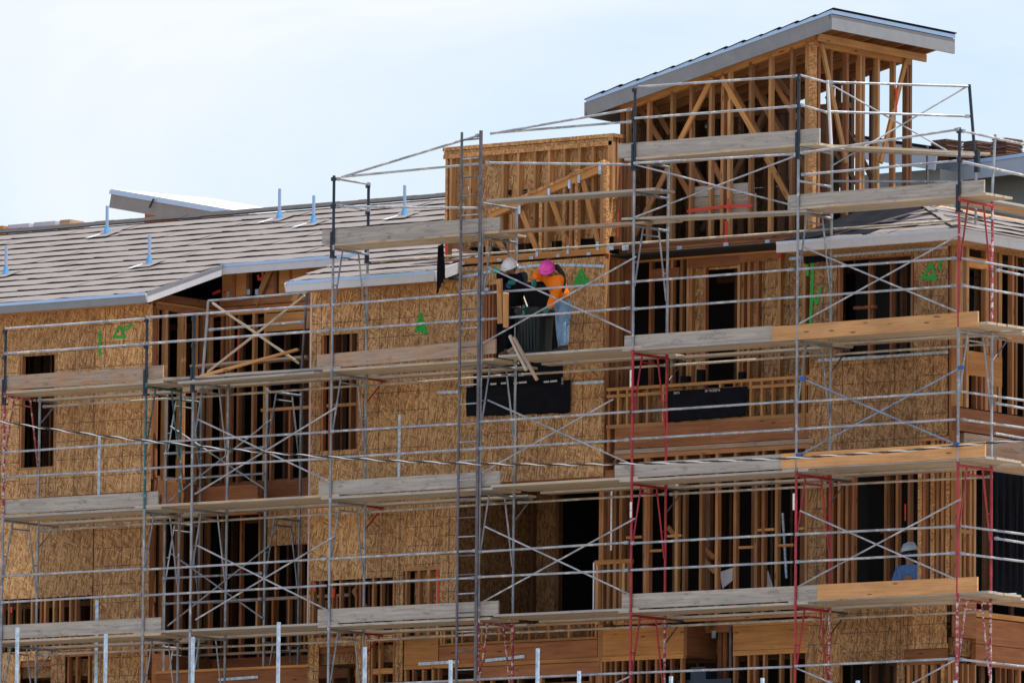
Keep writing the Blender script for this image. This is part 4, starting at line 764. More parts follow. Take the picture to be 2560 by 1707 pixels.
# ------------------------------------------------------------------ buildings beyond
VIEW['Y'] = (2080, 300, .20408)
def neighbour():
    y = 15.0; A = at('Y', 1180, 600, 'y', y); Bq = at('Y', 2352, 432, 'y', y); dx = Bq.x-A.x; sl = (Bq.z-A.z)/dx
    t = thing('neighbour_building', 'grey stuccoed tower with pale blue-grey sloping fascia behind the right wing', 'building', (A.x+2, y+2, 0.5))
    x1 = A.x+4.2; z1 = A.z+sl*4.2; h0 = at('Y', 1500, 660, 'y', y); hh = 0.34
    bl = plain('fascia_bluegrey', (0.42, 0.47, 0.55), 0.6, 0, 0.06, 4)
    b = MB(); b.poly([(A.x+0.0, y, A.z), (x1, y, z1), (x1, y+4, z1), (A.x, y+4, A.z)], 0.05, (0, 0, 1)); rf = b.build('roof', M['felt'], t)
    timber('fascia', (A.x, y-0.02, A.z-hh*0.3), (x1, y-0.02, z1-hh*0.6), 0.04, hh, bl, rf); timber('drip_edge', (A.x, y-0.05, A.z+0.0), (x1, y-0.05, z1+0.0), 0.01, 0.06, M['drip'], rf)
    b = MB(); b.box(A.x+0.5, x1-0.3, y+0.5, y+3.8, 0.5, A.z-0.15); b.build('wall', M['stucco'], t)
    b = MB(); b.poly([(A.x-0.1, y, A.z-0.3), (A.x+1.0, y, A.z-0.1), (A.x+1.0, y+3, A.z-0.1), (A.x-0.1, y+3, A.z-0.3)], 0.02, (0, 0, 1)); b.build('soffit', M['glulam'], rf)
    # lower pitched roof edge seen through the tower
    P0 = at('Y', 20, 160, 'y', 14.0); P1 = at('Y', 1280, 350, 'y', 14.0); tt = thing('neighbour_roof', 'dark shingled roof edge with blue-grey fascia seen through the tower studs', 'roof', (P0.x, 14.5, 12))
    timber('fascia', P0-Vector((0, 0, .2)), P1-Vector((0, 0, .2)), 0.04, 0.36, bl, tt); timber('drip_edge', P0+Vector((0, -.04, 0)), P1+Vector((0, -.04, 0)), 0.02, 0.05, M['felt'], tt)
    b = MB(); b.poly([P0, P1, P1+Vector((0, 2.5, .0)), P0+Vector((0, 2.5, 0))], 0.03, (0, 0, 1)); b.build('deck', M['felt'], tt)
    b = MB(); b.box(P0.x+.3, P1.x-.2, 14.4, 16.4, 0.5, P1.z-0.3); b.build('wall', M['stucco'], tt)
    for k, (px, py, h, lab) in enumerate(((1410, 372, 0.20, 'low stack of brown roof tiles loaded on the neighbouring roof'), (1790, 440, 0.27, 'middle stack of brown roof tiles loaded on the neighbouring roof'), (2150, 428, 0.31, 'tall stack of brown roof tiles loaded on the neighbouring roof'))):
        q = at('Y', px, py, 'y', 16.3); s = thing('tile_stack', lab, 'tile stack', (q.x, 16.3, q.z), 'tile stacks on the neighbouring roof')
        n = int(h/0.026); zb = A.z+sl*(q.x-A.x) if False else q.z-0.02
        for i in range(n):
            jx, jy = random.uniform(-.02, .02), random.uniform(-.02, .02)
            link('tile', boxmesh(0.34, 0.44, 0.019, M['stacktile']), s, Matrix.Translation((q.x+jx, 16.3+jy, zb+0.02+i*0.026)) @ Matrix.Rotation(R(-8)+random.uniform(-.04, .04), 4, 'Z'))
        b = MB(); b.box(q.x-.25, q.x+.25, 16.0, 16.6, zb-0.35, zb-0.005); b.build('pallet', M['stud'], s)
M['stacktile'] = plain('stack_tile', (0.17, 0.095, 0.065), 0.85, 0, 0.25)
neighbour()
def backroof():
    y = 11.0; A = at('a', 758, 72, 'y', y); Bq = at('a', 1700, 235, 'y', y)
    t = thing('rear_tower_roof', 'white-topped mono-pitch roof with grey fascia rising behind the main ridge', 'roof', (A.x+1, y+1, 11))
    timber('fascia', A-Vector((0, 0, .19)), Bq-Vector((0, 0, .19)), 0.04, 0.25, M['fgrey'], t); timber('drip_edge', A+Vector((0, -.04, -.03)), Bq+Vector((0, -.04, -.03)), 0.01, 0.07, M['drip'], t)
    b = MB(); b.poly([A, Bq, Bq+Vector((0, 3, 0.12)), A+Vector((0, 3, 0.12))], 0.03, (0, 0, 1)); b.build('underlay', M['underlay'], t)
    c = at('a', 990, 230, 'y', y+0.4); d = at('a', 1115, 250, 'y', y+0.4); b = MB(); b.box(c.x, c.x+1.7, y+.4, y+2, 0.5, c.z); b.build('wall', M['stud'], t)
    timber('strap', at('a', 1050, 130, 'y', y-0.08), at('a', 1022, 190, 'y', y-0.08), 0.02, 0.03, M['black'], t)
    q = at('a', 110, 330, 'y', 8.2); s = thing('material_pile', 'strapped lumber and blue-wrapped bundles stacked behind the ridge', 'lumber', (q.x, 8.2, q.z-0.5))
    for k, (x0, x1, mt) in enumerate(((0, 0.3, 'pale'), (0.22, 0.6, 'glulam'), (0.62, 1.0, 'bluew'), (1.02, 1.4, 'bluew'), (1.42, 1.6, 'tan'))):
        b = MB(); b.box(q.x-1.0+x0*1.3, q.x-1.0+x1*1.3, 8.0+0.1*k, 8.8, q.z-1.2, q.z+0.03+0.02*k); b.build('bundle', M[mt], s)
M['bluew'] = plain('blue_wrap', (0.42, 0.46, 0.62), 0.5)
backroof()

# ------------------------------------------------------------------ scaffolding
sc = thing('scaffold', 'tubular frame scaffolding with guard rails, cross braces and ladder along the whole facade', 'scaffold', (-3, 0.45, 0.5))
PX = dict(p0=-13.01, p1=-9.965, p2=-8.963, p3=-6.073, p4=-3.028, p5=0.0, p6=3.194, p7=6.255)
LZ = [0.5, 2.66, 4.73, 6.81, 8.89, 10.93]
FW_ = 0.914; LR = 0.0225
FM = {}
def frame_meshes(mat, h):
    k = (mat.name, round(h, 2))
    if k in FM: return FM[k]
    b = MB(); b.tube([(0, 0, h-0.03), (0, FW_, h-0.03)], LR, 8); y1, y2 = 0.25, 0.665
    b.tube([(0, y1, h-0.03), (0, 0.03, h-1.0)], 0.015, 6); b.tube([(0, y2, h-0.03), (0, FW_-0.03, h-1.15)], 0.015, 6)
    b.tube([(0, y1-0.03, h-0.15), (0, y2+0.03, h-0.15)], 0.014, 6); b.tube([(0, 0, h-0.62), (0, 0.11, h-0.62)], 0.011, 6); b.tube([(0, FW_, h-0.72), (0, FW_-0.12, h-0.72)], 0.011, 6)
    fm = b.mesh('frame', mat); b = MB(); b.tube([(0, 0, 0), (0, 0, h)], LR, 10); b.tube([(0, 0, h-0.05), (0, 0, h+0.03)], LR+0.005, 10); b.tube([(0, 0, 0.0), (0, 0, 0.05)], LR+0.004, 10)
    for z in (0.42, 1.05, h-0.45): b.tube([(0, -0.035, z), (0, 0.035, z)], 0.009, 6)
    FM[k] = (fm, b.mesh('leg', mat)); return FM[k]
def frame(x, k, mat, y0=0.0, inner=None, x2=None):
    z0, h = LZ[k], LZ[k+1]-LZ[k]; fm, lm = frame_meshes(mat, h); mw = Matrix.Translation((x, y0, z0)) @ Matrix.Rotation(random.uniform(-.004, .004), 4, 'Z')
    f = link('frame', fm, sc, mw); link('leg', lm, f, mw); lm2 = frame_meshes(inner or mat, h)[1]; link('leg', lm2, f, mw @ Matrix.Translation((0, FW_, 0))); return f
G, RD, RW_, TL = M['galv'], M['redp'], M['redw'], M['teal']
spec = {'p0': [G, G, G, RW_], 'p1': [G, G, G, TL], 'p2': [RD, G, G, G], 'p3': [G, G, G, G, G], 'p4': [RD, RW_, G, G, G], 'p5': [RD, RD, RD, RD, G], 'p6': [RD, RD, RD, G, G], 'p7': [RW_, RW_, RD, G, RD]}
for pn, mats in spec.items():
    for k, mt in enumerate(mats):
        inner = {('p5', 1): RW_, ('p6', 1): RW_, ('p7', 4): RW_, ('p0', 3): G, ('p4', 1): RW_}.get((pn, k)); frame(PX[pn], k, mt, 0.0, inner)
# short upper frames that carry the higher decks
def legs(x, z0, z1, mat, y0=0.0, both=True):
    tubeobj('leg', (x, y0, z0), (x, y0, z1), LR, mat, sc, 10)
    if both: tubeobj('leg', (x, y0+FW_, z0), (x, y0+FW_, z1), LR, mat, sc, 10)
legs(PX['p5'], 10.93, 11.95, G); legs(PX['p6'], 10.93, 11.95, G)
for pn in ('p5', 'p6'): tubeobj('header', (PX[pn], 0, 11.93), (PX[pn], FW_, 11.93), LR, G, sc)
tubeobj('header', (PX['p4'], 0, 11.45), (PX['p4'], FW_, 11.45), LR, G, sc); tubeobj('header', (PX['p5'], 0, 11.42), (PX['p5'], FW_, 11.42), LR, G, sc); tubeobj('leg', (PX['p4'], FW_, 10.93), (PX['p4'], FW_, 11.5), LR, G, sc)
# black guard posts with their sleeves
def gpost(x, y, z0, z1, lean=0.0, mat=None):
    mat = mat or M['navy']; b = MB(); b.tube([(x, y, z0), (x+lean, y, z1)], 0.024, 8); b.box(x-0.045, x-0.005, y-0.03, y+0.03, z0, z0+0.42); b.box(x-0.05, x+0.05, y-0.035, y+0.03, z0-0.01, z0+0.02)
    for z in (z1-0.06, z1-0.5): b.box(x+lean-0.03, x+lean+0.03, y-0.045, y+0.01, z-0.03, z+0.03)
    b.build('guard_post', mat, sc)
gpost(PX['p0'], -0.0, 8.72, 10.0); gpost(PX['p1'], 0, 8.72, 10.01); gpost(PX['p2'], 0, 8.72, 9.98)
gpost(PX['p3'], 0, 10.76, 12.1); gpost(PX['p3'], FW_, 10.76, 12.08); gpost(PX['p5'], 0, 11.78, 13.12); gpost(PX['p6'], 0, 11.75, 13.09); gpost(PX['p7'], 0, 10.72, 12.03)
tubeobj('guard_post', (3.19, FW_, 11.9), (3.1, FW_, 13.1), 0.026, M['fwhite'], sc)
# ladder at the fourth line
lx0, lx1 = -3.415, -3.028
for x in (lx0, lx1): tubeobj('ladder_rail', (x, -0.06, 0.5), (x, -0.06, 12.62), 0.03 if x == lx1 else 0.023, M['steel'], sc, 10)
z = 0.9
while z < 12.6: tubeobj('ladder_rung', (lx0, -0.06, z), (lx1, -0.06, z), 0.0125, M['steel'] if random.random() < 0.6 else M['rail'], sc, 6); z += 0.305
# rails
def rail(p, q, mat=None, r=0.0205, clamps=True):
    p = Vector(p); q = Vector(q); o = tubeobj('guard_rail', p, q, r, mat or M['rail'], sc)
    if clamps:
        d = (q-p).normalized()
        for e, s in ((p, 1), (q, -1)):
            if random.random() < 0.6: c = e+d*random.uniform(.03, .06)*s; timber('clamp', c-d*0.035, c+d*0.035, 0.05, 0.05, M['galv'], o)
    return o
YO = -0.045
def railpx(v, x0, y0, x1, y1, y=YO, mat=None, r=0.0205): return rail(at(v, x0, y0, 'y', y), at(v, x1, y1, 'y', y), mat, r)
order = ['p0', 'p1', 'p2', 'p3', 'p4', 'p5', 'p6', 'p7']
def run(za, mats=None, start=0, end=7, y=YO, jitter=0.012, mat=None):
    k = start
    while k < end:
        a, c = order[k], order[k+1]
        if a == 'p1' and c == 'p2': c = 'p3'; nk = k+2
        else: nk = k+1
        rail((PX[a]+0.03, y, za+random.uniform(-jitter, jitter)), (PX[c]-0.02, y, za+random.uniform(-jitter, jitter)), mat); k = nk
pinkr = worn('rusty_rail', (0.50, 0.36, 0.33), (0.62, 0.55, 0.53), 0.55, 0.6, 0.1, (7, 16, 16))
run(9.99); run(9.57); run(7.92); run(7.49); run(5.84); run(5.415); run(3.78); run(3.36)
for z0 in (8.76, 6.69, 4.60): run(z0-0.0, y=FW_+0.05, mat=M['tanrail'], start=0)
rail((PX['p3'], FW_+.05, 10.78), (PX['p7'], FW_+.05, 10.72), M['tanrail'])
# upper guard rails
for args in (('c', 165, 320, 940, 85), ('c', 165, 320, 930, 245), ('c', 165, 485, 930, 493), ('c', 1000, 78, 1790, -60), ('c', 1000, 75, 1790, 10), ('c', 975, 240, 1785, 250), ('c', 970, 950, 985, 949),
             ('e', 310, 458, 1160, 400), ('e', 310, 622, 1160, 558), ('e', 305, 858, 1150, 810), ('e', 1180, 805, 2010, 680), ('e', 1185, 918, 2000, 845)): railpx(*args)
rail((PX['p3']+.03, 0.02, 12.05), (PX['p3']+.03, FW_, 12.05)); rail((PX['p3']+.03, 0.02, 11.62), (PX['p3']+.03, FW_, 11.62))
rail((PX['p6']+.02, 0, 13.07), (3.1, FW_, 13.06)); rail((PX['p6']+.02, 0, 12.6), (3.13, FW_, 12.58)); rail((PX['p6'], 0, 11.4), (PX['p6'], FW_, 11.4))
# the return of the top deck, skewed back from the sixth line
EP = Vector((4.64, 2.62, 13.08)); S0 = Vector((3.1, FW_, 13.07))
rail(S0, EP); zz = at('e', 2070, 612, 'y', EP.y).z; rail(S0+Vector((.03, 0, -.47)), Vector((EP.x+.02, EP.y, zz)))
b = MB(); eb = at('e', 2100, 890, 'y', EP.y); b.tube([EP+Vector((0, 0, .03)), eb], 0.025, 8); b.box(eb.x-.02, eb.x+.06, eb.y-.03, eb.y+.03, eb.z-.05, eb.z+.3); b.build('guard_post', M['navy'], sc)
tubeobj('leg', (eb.x, eb.y, 0.5), (eb.x, eb.y, eb.z+0.1), LR, G, sc)
def skew(px, py, f0=True): # point on the upright plane through S0 and EP
    d = (EP-S0); n = Vector((d.y, -d.x, 0)); return on('e', px, py, S0, n)
for a in ((1330, 440, 2005, 825), (1345, 870, 2048, 458)): tubeobj('cross_brace', skew(*a[:2]), skew(*a[2:]), 0.0135, M['rail'], sc)
rail(skew(1350, 952), skew(2030, 955), M['galv'])
# cross braces
def xb(v, a, c, y=-0.03, mat=None): 
    for (x0, y0, x1, y1) in (a, c): tubeobj('cross_brace', at(v, x0, y0, 'y', y), at(v, x1, y1, 'y', y-0.03), 0.0145, mat or M['rail'], sc)
xb('c', (985, 825, 1785, 1190), (955, 1250, 1815, 765)); xb('d', (960, 700, 1760, 1075), (950, 1115, 1790, 655)); xb('d', (975, 0, 1760, 350), (945, 400, 1670, -5))
xb('g', (105, 375, 965, 735), (85, 805, 985, 305)); xb('i', (105, 455, 1105, 895), (90, 945, 1140, 380)); xb('b', (1095, 105, 1835, 455), (1080, 520, 1865, 40)); xb('b', (1095, 805, 1820, 1165), (1085, 1215, 1860, 750))
xb('e', (310, 865, 1125, 1075), (310, 1140, 1150, 820)); xb('g', (100, 1110, 965, 1480), (85, 1540, 990, 1050), mat=worn('blue_grey_brace', (0.20, 0.27, 0.38), (0.5, 0.52, 0.55), 0.58))
xb('i', (80, 1470, 1100, 1900), (830, 1568, 1100, 1420)); xb('h', (100, 1568, 190, 1525), (0, 0, 1, 1))
for v, x, y in (('g', 103, 1112), ('g', 990, 1050), ('g', 85, 1540), ('g', 965, 1480)): q = at(v, x, y, 'y', -0.06); timber('brace_clip', q-Vector((.05, 0, 0)), q+Vector((.05, 0, 0)), 0.03, 0.06, M['blue'], sc)
# inner row of frames inside the recess
yi = 1.65; XI = [at('b', 920, 300, 'y', yi).x, at('b', 1475, 300, 'y', yi).x]
for x in XI:
    for k, mt in enumerate((RD, G, G, G)): frame(x, k, mt, yi)
xb('b', (945, 145, 1480, 500), (935, 560, 1500, 110), yi-.03, M['galv']); xb('b', (950, 850, 1460, 1210), (930, 1250, 1495, 805), yi-.03, M['galv'])
for z0 in (7.92, 7.49, 5.84, 5.415): rail((XI[0], yi-.04, z0), (XI[1], yi-.04, z0), M['galv'])
A0, A1 = at('k', 850, 245, 'y', yi), at('k', 2010, 150, 'y', yi); Bb0, Bb1 = at('k', 785, 1110, 'y', yi), at('k', 1950, 1040, 'y', yi)
tubeobj('guard_post', A0, Bb0, 0.024, M['galv'], sc); tubeobj('guard_post', A1, Bb1, 0.024, M['steel'], sc); rail(A0, A1, M['galv']); rail(at('k', 860, 585, 'y', yi), at('k', 1990, 490, 'y', yi), M['galv'])
woodr = M['under']
timber('cross_brace', at('k', 900, 270, 'y', yi-.03), at('k', 1920, 980, 'y', yi-.03), 0.03, 0.035, woodr, sc); timber('cross_brace', at('k', 1985, 180, 'y', yi-.05), at('k', 840, 1085, 'y', yi-.05), 0.03, 0.035, woodr, sc)
# side brackets towards the wall
def bracket(x, z, mat, L=0.5):
    b = MB(); b.tube([(x, FW_, z), (x, FW_+L, z)], 0.018, 6); b.tube([(x, FW_, z-0.4), (x, FW_+L*0.85, z-0.02)], 0.014, 6); b.build('side_bracket', mat, sc)
for pn, z, mt in (('p0', 6.78, G), ('p0', 8.86, G), ('p3', 8.86, RD), ('p3', 6.78, RD), ('p3', 4.7, RD), ('p4', 6.78, G), ('p5', 8.86, M['steel']), ('p6', 8.86, M['steel']), ('p6', 6.78, M['steel']), ('p5', 6.78, M['steel']), ('p5', 4.7, M['steel']), ('p6', 4.7, M['steel']), ('p7', 8.86, M['steel']), ('p0', 4.7, G)): bracket(PX[pn], z, mt)
# white marker tape on the red legs
for v, x, y0, y1 in (('f', 205, 980, 1090), ('h', 203, 400, 500), ('h', 1255, 345, 450)): a = at(v, x, y0, 'y', -.0); c = at(v, x, y1, 'y', -.0); tubeobj('marker_tape', (a.x, -.004, a.z), (a.x, -.004, c.z), 0.0245, M['white'], sc)
# return scaffold round the corner
RP = [(6.255, 3.9), (7.17, 3.9)]
for (x, y) in ((6.255, 3.96), (5.35, 3.96)): pass
for z0 in (9.99, 9.57, 7.92, 7.49, 5.84, 5.415, 3.78): rail((6.30, 0.02, z0), (6.30, 4.1, z0+random.uniform(-.03, .03)))
for z0 in (9.90, 7.82, 7.35, 5.72): rail((6.30, 0.95, z0), (6.30, 4.1, z0-.06))
rail((6.28, 0.02, 11.98), (6.30, 4.2, 11.9)); rail((6.28, 0.02, 11.5), (6.30, 4.2, 11.4), r=0.024)
q = at('Y', 2000, 180, 'x', 6.28); q2 = at('Y', 1960, 930, 'x', 6.28); tubeobj('guard_post', q, q2, 0.023, M['galv'], sc); q = at('Y', 1168, 315, 'y', 6.5); tubeobj('roof_pipe', (q.x, q.y, 11.0), q, 0.02, M['steel'], bld)
for k in range(5): frame(6.255, k, [RW_, RD, RD, G, RD][k], 4.1)
# ------------------------------------------------------------------ planks (each lies loose on the frames)
BAY = {'A': ('p0', 'p1', 'outside the left wing wall'), 'B': ('p1', 'p3', 'in front of the open recess'), 'C': ('p3', 'p4', 'between the recess and the ladder'),
       'D': ('p4', 'p5', 'between ladder and first red leg'), 'E': ('p5', 'p6', 'before the framed balcony'), 'F': ('p6', 'p7', 'outside the right wing wall')}
LEV = {8.93: "workers' deck level", 6.85: 'first deck below the workers', 4.77: 'second deck below the workers', 2.70: 'lowest deck', 10.97: 'deck above the workers'}
GREYS = [M['grey'], M['greyw'], M['under']]
def plank(x0, x1, y, z, mat, label, group=None, z1=None, w=0.235, t=0.038, name='scaffold_plank', y1=None):
    z1 = z if z1 is None else z1; y1 = y if y1 is None else y1
    return timber(name, (x0, y, z+t/2), (x1, y1, z1+t/2), w, t, mat, None, label=label, cat='plank', group=group)
EXT = {'A': (-0.25, 0.35), 'B': (-0.15, 0.2), 'C': (-0.2, 0.25), 'D': (0.3, 0.15), 'E': (-0.2, 0.25), 'F': (-0.2, 0.55)}
for z in (8.93, 6.85, 4.77, 2.70):
    for bn, (a, c, where) in BAY.items():
        e0, e1 = EXT[bn]; grp = 'deck planks %s on the %s' % (where, LEV[z])
        for k, y in enumerate((0.12, 0.37, 0.62, 0.86)):
            j = random.uniform(-.08, .08); mt = M['under'] if k else random.choice(GREYS)
            if k == 3 and bn in 'ACE': continue
            plank(PX[a]+e0+j, PX[c]+e1+j*0.5, y, z-0.03+(0.003 if bn in 'ACE' else 0.041), mt, '%s deck plank %s, %s' % (('outer edge', 'second', 'third', 'fourth')[k], where, LEV[z]), grp)
        plank(PX[a]+e0+.1, PX[c]+e1-.1, 1.2, z-0.06+(0.003 if bn in 'ACE' else 0.041), M['under'], 'wall-side plank %s, %s' % (where, LEV[z]))
# higher decks
for k, y in enumerate((0.12, 0.37, 0.62)):
    plank(-6.25, -2.7, y, 10.95, M['under'], '%s plank of the topmost deck between recess and ladder' % ('outer', 'middle', 'inner')[k], 'planks of the deck above the recess edge')
    plank(-0.2, 3.55, y, 11.95, M['under'], '%s plank of the highest deck at the tower wall' % ('outer', 'middle', 'inner')[k], 'planks of the highest deck')
    plank(3.05, 6.75, y, 10.95, M['under'], '%s plank of the deck above the right wing eave' % ('outer', 'middle', 'inner')[k], 'planks of the deck above the right wing eave')
plank(-2.96, 0.40, 0.12, 11.47, M['grey'], 'single grey plank bridging at the sloping gable chord', z1=11.44); plank(-2.9, 0.42, 0.40, 11.47, M['greyw'], 'grey plank behind the one bridging at the gable chord', z1=11.44)
plank(-2.64, 0.2, 0.12, 10.95, M['tan'], 'brown plank bridging in front of the gable truss webs', z1=10.92); plank(-2.7, 0.6, 0.38, 10.99, M['greyw'], 'inner plank bridging in front of the gable truss webs', z1=10.96)
plank(-0.25, 3.35, 0.12, 11.0, M['grey'], 'long grey plank across the foot of the tower studs', z1=10.9); plank(-0.1, 3.3, 0.4, 11.0, M['under'], 'inner plank across the foot of the tower studs', z1=10.92)
p = skew(1215, 770); q = skew(2115, 812)
timber('scaffold_plank', (p.x, p.y, p.z-.02), (q.x, q.y, q.z-.02), 0.235, 0.04, M['greyw'], None, label='long grey plank running back past the tower corner posts', cat='plank'); timber('scaffold_plank', (p.x+.25, p.y+.1, p.z+.0), (q.x+.1, q.y+.12, q.z+.01), 0.2, 0.038, M['under'], None, label='second plank running back past the tower corner', cat='plank')
for z, lab in ((10.94, 'beside the right wing eave'), (8.93, "level with the workers' deck"), (6.85, 'one level below the workers'), (4.77, 'two levels below the workers')):
    for k, x in enumerate((6.15, 5.9, 5.65)):
        timber('scaffold_plank', (x, 0.35+0.1*k, z+.05), (x, 4.3, z+0.045), 0.235, 0.038, (M['new'] if k == 1 else M['greyw']), None, label='%s return plank running round the building corner, %s' % (('outer', 'orange middle', 'inner')[k], lab), cat='plank', group='return planks %s' % lab)
# boards on edge
def toe(v, tl, tr, z, mat, label, y=0.045, h=0.235, tilt=0.0):
    a = at(v, *tl, 'y', y); c = at(v, *tr, 'y', y); zz = z+h/2
    return timber('toe_board', (a.x, y, zz-tilt), (c.x, y, zz+tilt), 0.038, h, mat, None, label=label, cat='plank')
toe('c', (60, 630), (1055, 560), 10.985, M['grey'], 'thick grey toe board on edge between black guard post and ladder top', tilt=-0.01)
toe('e', (225, 750), (1280, 690), 11.985, M['grey'], 'grey toe board on the highest deck before the tower', tilt=-0.01)
toe('e', (1115, 1030), (2145, 955), 10.955, M['grey'], 'grey toe board above the right wing eave')
toe('a', (-60, 1370), (1118, 1290), 8.965, M['tan'], 'brown toe board outside the left wing window')
toe('c', (30, 1345), (1030, 1245), 8.985, M['tan'], 'brown knotty toe board ending at the ladder beside the workers', tilt=0.03)
toe('f', (165, 765), (1142, 708), 8.915, M['grey'], 'grey toe board on edge before the balcony with black membrane')
toe('g', (-65, 830), (1088, 757), 8.905, M['new'], 'new orange toe board under the right wing window', y=0.003, tilt=0.01)
toe('b', (15, 590), (878, 530), 6.885, M['grey'], 'pale grey toe board under the left wing window'); toe('d', (40, 485), (1045, 420), 6.885, M['grey'], 'pale grey toe board below the black membrane sheet, left of the opening')
toe('h', (100, 175), (1180, 140), 6.885, M['grey'], 'stained grey toe board below the balcony beam'); toe('h', (1175, 135), (2490, 45), 6.885, M['new'], 'new orange toe board with dark knots above the open stud wall', y=0.003)
toe('b', (15, 1290), (895, 1240), 4.805, M['grey'], 'cement-spattered toe board outside the low stud strip of the left wing'); toe('d', (35, 1190), (1035, 1135), 4.805, M['grey'], 'grey toe board beside the ladder above the lowest red frame')
toe('h', (145, 1020), (1412, 965), 4.805, M['grey'], 'grey toe board below the paper scraps in the stud wall'); toe('h', (1408, 975), (2440, 905), 4.805, M['new'], 'new orange toe board below the person in blue', y=0.003)
# loose boards
def loose(name, v, p, q, y0, y1, w, h, mat, label, cat='board', up=(0, 0, 1)): return timber(name, at(v, *p, 'y', y0), at(v, *q, 'y', y1), w, h, mat, None, up, label=label, cat=cat)
loose('loose_board', 'k', (760, 1130), (1910, 815), 0.9, 1.5, 0.09, 0.04, M['pale'], 'fresh yellow stud leaning on the recess deck planks')
loose('loose_board', 'k', (340, 1165), (1080, 1140), 0.15, 0.15, 0.2, 0.035, M['under'], 'pale plank end projecting past the brown toe board')
loose('loose_board', 'k', (540, 1215), (2140, 1090), -0.05, -0.05, 0.22, 0.038, M['grey'], 'long grey plank with splintered end lying at the recess mouth')
loose('loose_board', 'k', (690, 1020), (2060, 905), 1.9, 1.9, 0.25, 0.04, M['tan'], 'weathered plank set across the recess behind the wooden cross brace')
loose('loose_board', 'k', (1080, 1112), (1980, 1060), 0.6, 0.6, 0.15, 0.035, M['tan'], 'short brown board lying under the leaning yellow stud')
loose('falling_board', 'j', (883, 405), (893, 985), -0.12, -0.12, 0.04, 0.09, M['pale'], 'short yellow stud with red mark hanging in the air by the worker in black', up=(1, 0, 0))
spray('j', [(858, 445), (875, 560), (895, 605), (893, 570)], -0.145, 0.012, M['redspray'], bpy.data.objects['falling_board'])
loose('falling_board', 'j', (965, 590), (968, 1035), -0.20, -0.05, 0.05, 0.085, M['pale'], 'lower pale offcut falling beside the red-marked stud', up=(1, .35, 0))
loose('falling_board', 'c', (1108, 1208), (1200, 1400), -0.12, -0.2, 0.04, 0.045, M['under'], 'slim offcut falling past the deck edge, shorter of two'); loose('falling_board', 'c', (1130, 1218), (1260, 1455), -0.16, -0.2, 0.04, 0.045, M['tan'], 'slim offcut falling past the deck edge, longer of two')
for k, (x, y) in enumerate(((1050, 1330), (1075, 1365))): loose('offcut', 'j', (x-40, y+20), (x+45, y-35), 0.15, 0.3, 0.09, 0.04, M['tan'], 'short offcut lying by the worker in black, %s' % ('upper' if k == 0 else 'lower'))
for v, a, c, x, lab in (('m', (790, 825), (1030, 812), 5.85, "at the return of the workers' deck"), ('i', (1265, 1005), (1480, 992), 5.85, 'at the return of the deck two levels below the workers')):
    p = at(v, *a, 'x', x); q = at(v, *c, 'x', x); timber('loose_board', p, q, 0.12, 0.03, M['strap'], None, label='blue painted plank end %s' % lab, cat='board')

# ------------------------------------------------------------------ steel posts in front, overhead cable
for k, (x, y) in enumerate(((40, 1440), (243, 1455), (443, 1462), (640, 1428), (838, 1485), (1035, 1515), (1235, 1488), (1330, 1540), (1541, 1552), (1751, 1556), (1970, 1562), (2194, 1562))):
    q = at('F', x, y, 'y', -4.0); b = MB(); zb = 0.5
    b.box(q.x-0.022, q.x+0.022, -4.02, -4.015, zb, q.z); b.box(q.x-0.022, q.x-0.017, -4.015, -3.97, zb, q.z); b.box(q.x+0.017, q.x+0.022, -4.015, -3.975, zb, q.z)
    b.build('steel_post', M['strap'], None, label='galvanised channel post before the scaffold, %s in its row from the recess end' % ('first second third fourth fifth sixth seventh eighth ninth tenth eleventh twelfth'.split()[k]), cat='post', group='row of galvanised posts along the foot of the scaffold')
pts = [(0, 968), (150, 990), (300, 1008), (450, 1024), (600, 1038), (750, 1049), (900, 1058), (1100, 1065), (1300, 1067), (1500, 1064), (1800, 1053), (2050, 1037), (2352, 1010)]
pw = [at('F', x, y, 'y', -3.0) for x, y in pts]; d0 = pw[0]-pw[1]; d1 = pw[-1]-pw[-2]
pw = [pw[0]+d0*6] + pw + [pw[-1]+d1*5]
fine = []
for a, c in zip(pw[:-1], pw[1:]):
    n = max(2, int((c-a).length/0.05))
    fine += [a.lerp(c, i/n) for i in range(n)]
cab = thing('overhead_cable', 'twisted silver and black overhead cable sagging across the facade', 'cable', fine[0])
for s, (mt, ph) in enumerate((('cablew', 0), ('black', 2.1), ('black', 4.2))):
    b = MB(); b.tube([p+Vector((0, math.cos(i*0.5+ph)*0.010, math.sin(i*0.5+ph)*0.010)) for i, p in enumerate(fine)], 0.009 if mt == 'cablew' else 0.007, 6)
    if mt not in M: M[mt] = plain('bare_conductor', (0.75, 0.75, 0.76), 0.3, 0.6, 0.05)
    b.build('conductor', M[mt], cab)
for k, p in enumerate((fine[0], fine[-1])):
    b = MB(); b.tube([(p.x, p.y, gz(p.x, p.y)), (p.x, p.y, p.z+1.5)], [0.17, 0.12], 12); b.build('utility_pole', M['tan'], None, label='wooden utility pole carrying the %s end of the cable' % ('far' if k == 0 else 'near'), cat='pole')

